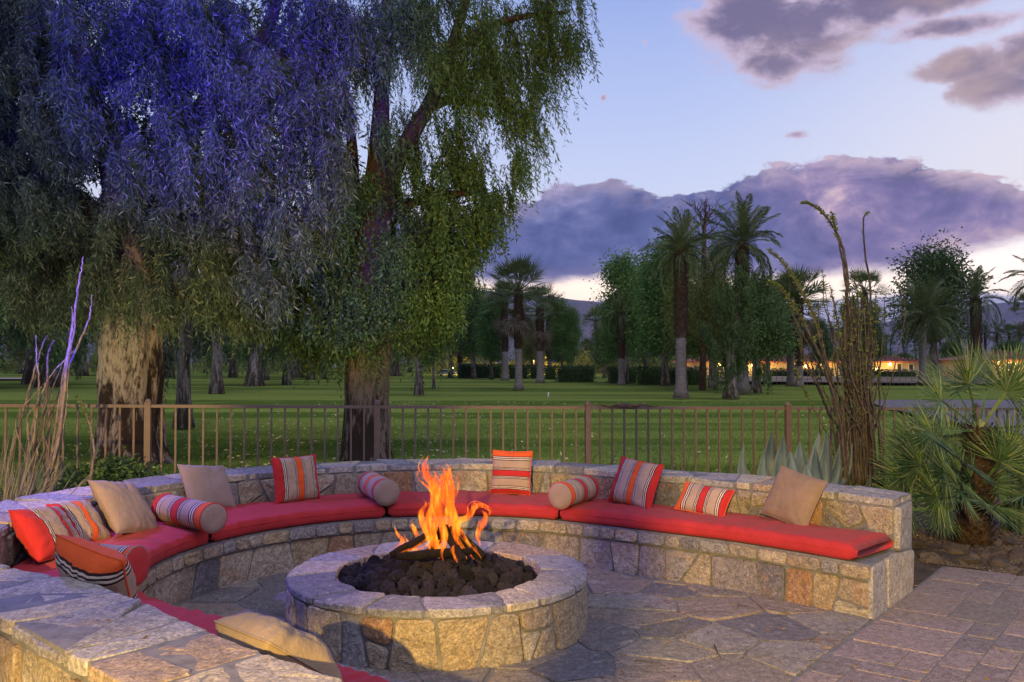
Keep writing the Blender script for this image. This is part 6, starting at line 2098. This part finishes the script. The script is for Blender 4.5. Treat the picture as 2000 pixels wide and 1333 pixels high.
# ------------------------------------------------------------------ agave
ag = G(1572, 1050); ag = Vector((ag.x, 7.9, 0.02))
t = thing('agave', 'grey-green agave with upright pointed leaves behind the right part of the wall', 'agave', ag)
base_ag = P(1560, 985, 7.75)
AG = [(1530, 850, 15, .1), (1562, 862, 16, .0), (1543, 880, 17, -.1), (1600, 845, 13, .15), (1616, 842, 13, .1), (1508, 842, 15, .2), (1575, 905, 15, -.15), (1592, 872, 13, .0), (1492, 880, 11, .1), (1452, 862, 9, .1),
      (1456, 910, 9, -.05), (1640, 868, 10, .1), (1665, 866, 8, .2), (1700, 908, 9, .0), (1478, 925, 10, -.1), (1612, 885, 12, .05)]
for i, (tx, ty, w, dy) in enumerate(AG):
    tip = P(tx, ty, 7.75 + dy)
    b = base_ag + Vector(((tx - 1565) / 1736 * 7.75 * .16, dy * .2, 0))
    d = tip - b; L = d.length
    out = Vector(((tx - 1565) * .002, dy, 0))
    midp = b + d * .45 + Vector(((tx - 1565) / 1736 * 3.0, dy * .5, -.03))
    path = catmull([b, midp, tip], 7)
    V, Fc, UV = [], [], []
    k = len(path)
    sdv = d.cross(Vector((0, -1, 0.1))).normalized()
    if rr.random() < .4: sdv = (sdv + Vector((0, rr.uniform(-.8, .8), 0))).normalized()
    nv = sdv.cross(d).normalized()
    for m_, p in enumerate(path):
        f = m_ / (k - 1)
        ww = 1.45 * (w / F * 7.75) * (0.75 + .5 * math.sin(min(1, f * 1.5) * math.pi * .75)) * (1 - f ** 2.6) + .001
        th = .022 * (1 - f) + .002
        for s_, h_ in ((-1, .35), (-.5, 0), (0, -.2), (.5, 0), (1, .35), (.5, -1.0), (0, -1.4), (-.5, -1.0)):
            V.append(p + sdv * ww * s_ + nv * (th * h_ + abs(s_) * ww * .25 * (1 if True else 0)))
            UV.append((s_ * .5 + .5, f))
    for m_ in range(k - 1):
        for j in range(8):
            Fc.append((m_ * 8 + j, m_ * 8 + (j + 1) % 8, m_ * 8 + 8 + (j + 1) % 8, m_ * 8 + 8 + j))
    me = mesh('leaf', V, Fc, True)
    ul = me.uv_layers.new(name='uv')
    for lp in me.loops: ul.data[lp.index].uv = UV[lp.vertex_index]
    part('leaf', me, M['agave'], t, True)

# ------------------------------------------------------------------ near fan palm
fpb = G(1905, 1068)
t = thing('small_fan_palm', 'low multi-leaved fan palm in the bed right of the wall end', 'palm', fpb)
YF = fpb.y
tk = [P(1900, 1068, YF), P(1903, 1010, YF), P(1912, 940, YF), P(1922, 880, YF), P(1912, 840, YF)]
tube('trunk', tk, [.15, .13, .10, .09, .08], M['near_boots'], 14, t, world=True, jit=lambda i, j, a, p: 1 + .2 * noise.noise(Vector((j * 2, i * 2, 0))))
V, Fc = [], []
rr = random.Random(14)
for i in range(420):
    f = i / 420; p = tk[0].lerp(tk[2], f * 2) if f < .5 else tk[2].lerp(tk[4], f * 2 - 1)
    r_ = .13 * (1 - .4 * f) + .02; a = i * 2.39996
    o_ = Vector((math.cos(a), math.sin(a), 0)); sd = Vector((-math.sin(a), math.cos(a), 0)); c_ = p + o_ * r_
    b = len(V); s = .022; tip = c_ + o_ * rr.uniform(.03, .07) + Vector((0, 0, rr.uniform(.03, .07)))
    V += [c_ + sd * s, c_ - sd * s, tip - sd * s * .4, tip + sd * s * .4, c_ + Vector((0, 0, .05))]; Fc += [(b, b + 1, b + 2, b + 3), (b + 3, b + 2, b + 4)]
part('leaf_bases', mesh('leaf_bases', V, Fc), M['near_boots'], t, True)
fans = [fan_mesh(.62, 100 + i, M['frond_near'], 44, .55, .30, droop=.22, spread=3.3 + .3 * i) for i in range(3)]
# (hub px, hub py, depth offset, size, tilt of the blade plane)
FANS = [(1895, 752, -.15, .30, 90, 10), (1842, 782, -.35, .27, 150, 0), (1965, 766, -.1, .30, 35, 5), (1825, 845, -.5, .26, 165, -10), (1985, 745, .1, .26, 40, 30), (1868, 760, .3, .25, 110, 30), (1930, 740, .3, .26, 70, 30),
        (1850, 925, -.7, .30, 150, -8), (1880, 900, -.9, .30, 110, 15), (1835, 970, -.6, .26, 200, -30), (1950, 905, -.4, .28, 30, 0), (1975, 880, -.1, .30, 15, 10), (1795, 915, -.4, .24, 165, 5), (1880, 960, -.9, .24, 250, -40),
        (1925, 985, -.6, .2, 300, -40), (1990, 920, .2, .26, 350, -10), (1815, 880, .1, .28, 140, 20), (1860, 860, .2, .28, 120, 25), (1840, 1000, -.3, .2, 220, -50), (2010, 830, .1, .3, 10, 20)]
for i in range(24):
    FANS.append((rr.uniform(1755, 2000) if i > 8 else rr.uniform(1760, 1880), rr.uniform(840, 990), rr.uniform(-.5, .5), rr.uniform(.2, .28), 0, 0))
for i, (hx, hy, dy, R_, az_, el_) in enumerate(FANS):
    hub = P(hx, hy, YF + dy)
    org = tk[4] if hy < 860 else tk[2].lerp(tk[1], .3)
    d = hub - org
    pl = d.length
    # the blade plane: stalk direction d, face towards the viewer and up
    xax = d.normalized()
    face = Vector((rr.uniform(-.5, .5), -1.0, .55 + rr.uniform(-.4, .7))).normalized()
    yax = face.cross(xax).normalized(); zax = xax.cross(yax).normalized()
    Rm = Matrix((xax, yax, zax)).transposed().to_4x4()
    sc = R_ / .62 * 1.5
    me = fans[i % 3].copy()
    v = np.empty(len(me.vertices) * 3, dtype=np.float32); me.vertices.foreach_get('co', v); v = v.reshape(-1, 3)
    st = v[:, 0] < .5501
    v2 = v.copy()
    v2[:, 0] = np.where(v[:, 0] < .5502, v[:, 0] / .55 * pl, pl + (v[:, 0] - .55) * sc)
    blade = np.abs(v[:, 0]) >= 0
    v2[:, 1] = v[:, 1] * sc; v2[:, 2] = v[:, 2] * sc
    # blades reaching back past the hub keep their scale
    nst = 4 * 10
    v2[nst:, 0] = pl + (v[nst:, 0] - .55) * sc
    me.vertices.foreach_set('co', v2.reshape(-1).astype(np.float32)); me.update()
    o = part('frond', me, None, t)
    o.matrix_local = Matrix.Translation(org - fpb) @ Rm
# skirt shoots and low sprouts by its foot
V = []
rn = np.random.default_rng(3)

# small columnar cactus at the right edge
cb = P(1990, 1040, 8.3); cb.z = 0.02
t = thing('columnar_cactus', 'short columnar cactus at the right edge beside the fan palm', 'cactus', cb)
for (dx_, dy_, hh, rr_) in ((0, 0, .62, .06), (.12, .05, .36, .045), (-.05, .12, .28, .045)):
    V, Fc = [], []
    K = 20
    zs = list(np.linspace(0, hh, 10))
    tube_geo(V, Fc, [(dx_, dy_, z) for z in zs] , [rr_ * (1 if i < 8 else .8 if i == 8 else .3) for i in range(10)], K, jit=lambda i, j, a, p: 1 + .14 * (1 if j % 2 else -1))
    part('stem', mesh('stem', V, Fc), M['cactus'], t)

# ------------------------------------------------------------------ grasses and bush
def blades(name, label, base, n_, L, w, spread, mat, seed, cat='plant', stuff=False, up=1.0):
    rn = np.random.default_rng(seed)
    a = rn.uniform(0, 6.283, n_); el_ = rn.uniform(.15, 1, n_) * spread
    d0 = np.stack([np.cos(a) * np.sin(el_), np.sin(a) * np.sin(el_), np.cos(el_) * up], 1)
    b = np.stack([rn.normal(size=n_) * .06, rn.normal(size=n_) * .06, np.zeros(n_)], 1)
    Ls = L * rn.uniform(.55, 1.1, n_)
    qs = []
    for s in range(5):
        f0, f1 = s / 5, (s + 1) / 5
        def at(f):
            p = b + d0 * Ls[:, None] * f
            p[:, 2] -= Ls * .35 * f ** 2.2 * np.sin(el_) 
            return p
        sd = unit(np.cross(d0, rn.normal(size=(n_, 3)) * .2 + np.array([0, 1, 0.3]))) * w
        p0, p1 = at(f0), at(f1)
        w0, w1 = (1 - f0) ** .6, (1 - f1) ** .6
        qs.append(np.stack([p0 - sd * w0, p0 + sd * w0, p1 + sd * w1, p1 - sd * w1], 1))
    t = thing(name, label, cat, base)
    part('leaves', quads_mesh('leaves', np.concatenate(qs), mat), None, t)
    return t
b1 = P(1350, 960, 7.9); b1.z = .03
blades('bulbine_clump', 'spiky yellow-green clump behind the wall, left of the agave', b1, 260, .82, .004, 1.0, M['bulb_leaf'], 3)
b2 = P(1420, 960, 8.0); b2.z = .03
blades('bulbine_clump', 'smaller spiky clump touching the left leaves of the agave', b2, 150, .72, .004, .9, M['bulb_leaf'], 4)
b3 = P(-15, 1010, 6.2); b3.z = .03
blades('yucca_clump', 'silvery straw grass clump at the left picture edge behind the wall', b3, 420, 1.25, .007, 1.0, M['straw'], 5)
b4 = P(30, 985, 7.4); b4.z = .03
blades('dry_grass_clump', 'dry straw clump round the foot of the left ocotillo', b4, 300, .95, .004, 1.1, M['straw'], 6)
c, r = ell([(205, 950, 7.6, 60, 34, .4), (165, 965, 7.6, 45, 30, .35), (250, 945, 7.7, 36, 24, .3), (215, 925, 7.7, 34, 20, .3)])
q = bushy(c, r, 9000, NR, (.05, .026), csize=.07, clump=30)
t = thing('leafy_bush', 'low leafy green bush behind the wall left of the giant trunk', 'bush', (G(205, 1080).x, 7.6, 0))
part('foliage', quads_mesh('foliage', q, M['bush_leaf']), None, t, True)
tube('stem', [(c[0][0], 7.6, 0), (c[0][0], 7.6, .4)], [.02, .012], M['twig'], 6, t, world=True)
tube('stem', [(c[1][0], 7.6, 0), (c[1][0], 7.6, .35)], [.018, .010], M['twig'], 6, t, world=True)
q = bushy([(G(1790, 1060).x + .1, 7.6, .05)], [(.18, .1, .07)], 500, NR, (.06, .02), csize=.06, clump=20)

# ------------------------------------------------------------------ rocks, litter
rk = [rock_mesh('garden_rock', 40 + i, 2, .45, M['rock']) for i in range(6)]
rr = random.Random(91)
cnt = 0
for i in range(900):
    px, py = rr.uniform(1770, 2060), rr.uniform(1062, 1150)
    g = G(px, py)
    if (g.xy - E0).dot(ux) < 1.93: continue
    dp = g.xy - E0
    s = rr.uniform(.012, .04) if rr.random() < .85 else rr.uniform(.04, .085)
    o = part('garden_rock', rr.choice(rk), None)
    o.location = (g.x, g.y, .01 + s * .25); o.scale = (s * rr.uniform(1, 1.6), s, s * .65); o.rotation_euler = (rr.uniform(-.4, .4), rr.uniform(-.4, .4), rr.uniform(0, 6))
    tag(o, 'rough brown-grey rock edging the planting bed by the pavers', 'rock', 'rocks along the edge of the planting bed')
    cnt += 1
    if cnt >= 230: break
# fine gravel
rn = np.random.default_rng(9)
k = 5200
px = rn.uniform(1765, 2080, k); py = rn.uniform(1035, 1150, k)
X, Yv_ = [], []
qs = []
for a, b in zip(px, py):
    g = G(a, b)
    if (g.xy - E0).dot(ux) < 1.9: continue
    s = rn.uniform(.006, .016)
    c_ = np.array([g.x, g.y, .02]); e = [np.array(v) * s + c_ for v in ((1, 0, 0), (0, 1, 0), (-1, 0, 0), (0, -1, 0))]
    top = c_ + [0, 0, s]
    for q_ in range(4): qs.append([e[q_], e[(q_ + 1) % 4], top, top + 1e-4])
tag(part('gravel', quads_mesh('gravel', np.array(qs), M['rock']), None), 'small gravel scattered over the planting bed', 'gravel', kind='stuff')
# fallen leaves on the lawn
k = 5200
X = rn.uniform(-9, 12, k); Yl = 9.6 + rn.random(k) ** 1.6 * 26
keep = np.abs(X) < Yl * .65
dens = np.exp(-((X + 3.0) ** 2) / 16) * .8 + .22
keep &= rn.random(k) < dens
X, Yl = X[keep], Yl[keep]
Z = np.array([max(0, ground_z(a, b)) + .022 for a, b in zip(X, Yl)])
pos = np.stack([X, Yl, Z], 1); d = rn.normal(size=pos.shape) * np.array([1, 1, .35])
q = leaves_from(pos, d, rn.uniform(.05, .11, len(X)), rn.uniform(.015, .035, len(X)), rn)
tag(part('fallen_leaves', quads_mesh('fallen_leaves', q, M['litter']), None), 'pale fallen leaves scattered over the lawn under the trees', 'leaves', kind='stuff')
# grass blades on the near lawn
k = 110000
Yg = 8.9 + (rn.random(k) ** 1.7) * 16
X = (rn.random(k) * 2 - 1) * (Yg * .64)
ok = Yg > fence_y0 + fence_k * X + .3
X, Yg = X[ok], Yg[ok]
Z = np.array([ground_z(a, b) for a, b in zip(X, Yg)])
pos = np.stack([X, Yg, Z], 1); d = rn.normal(size=pos.shape) * np.array([.5, .5, .1]) + np.array([0, 0, 1])
q = leaves_from(pos, d, rn.uniform(.03, .06, len(X)), rn.uniform(.006, .012, len(X)), rn)
M['grass_blade'] = leaf_mat('grass_blade', (0.06, 0.12, 0.018), (0.14, 0.215, 0.04), None, .2, .3, .6)
tag(part('grass', quads_mesh('grass', q, M['grass_blade']), None), 'short mown grass beyond the fence', 'grass', kind='stuff')
# twigs and leaves on the patio
rr = random.Random(19)
TW = [(1395, 1260, 1410, 1290, .004), (1560, 1250, 1640, 1252, .002), (1330, 1200, 1420, 1195, .002), (1580, 1290, 1640, 1300, .002), (1700, 1218, 1760, 1226, .002), (1850, 1150, 1900, 1160, .0015), (1500, 1190, 1540, 1199, .002),
      (1440, 1182, 1480, 1190, .003), (1240, 1290, 1300, 1302, .002), (1880, 1250, 1950, 1260, .0015), (1180, 1270, 1220, 1300, .002), (1650, 1170 + 60, 1690, 1238, .002)]
for a, b, c_, d_, r_ in TW:
    p, q_ = G(a, b, .034), G(c_, d_, .034)
    mid = (p + q_) / 2 + Vector((rr.gauss(0, .01), rr.gauss(0, .01), .006))
    o = tube('twig', [p, mid, q_], [r_, r_ * .9, r_ * .4], M['twig'], 5)
    tag(o, 'thin dry twig lying on the patio stones', 'twig', 'dry twigs on the patio')
LV = []
pp = []
for i in range(150):
    g = G(rr.uniform(1160, 1990), rr.uniform(1115, 1330), .031)
    if (g.xy - E0).dot(ux) > 1.8: continue
    pp.append(tuple(g))
for i in range(60):
    g = G(rr.uniform(1180, 1600), rr.uniform(1125, 1200), .031); pp.append(tuple(g))
for i in range(30):
    t_ = rr.uniform(0.05, .62); b_, c_ = at_t(CB, t_), at_t(CC, t_); q_ = b_.lerp(c_, rr.uniform(.1, .9))
    pp.append((q_.x, q_.y, Z_WALL + .008))
pp = np.array(pp); d = rn.normal(size=pp.shape) * np.array([1, 1, .06])
M['brown_leaf'] = leaf_mat('dry_brown_leaf', (.10, .055, .03), (.22, .13, .06), (.16, .16, .05), .1, .3)
q = leaves_from(pp, d, rn.uniform(.018, .05, len(pp)), rn.uniform(.006, .012, len(pp)), rn)
tag(part('leaf_litter', quads_mesh('leaf_litter', q, M['brown_leaf']), None), 'small dry leaves scattered over patio stones and wall cap', 'leaves', kind='stuff')
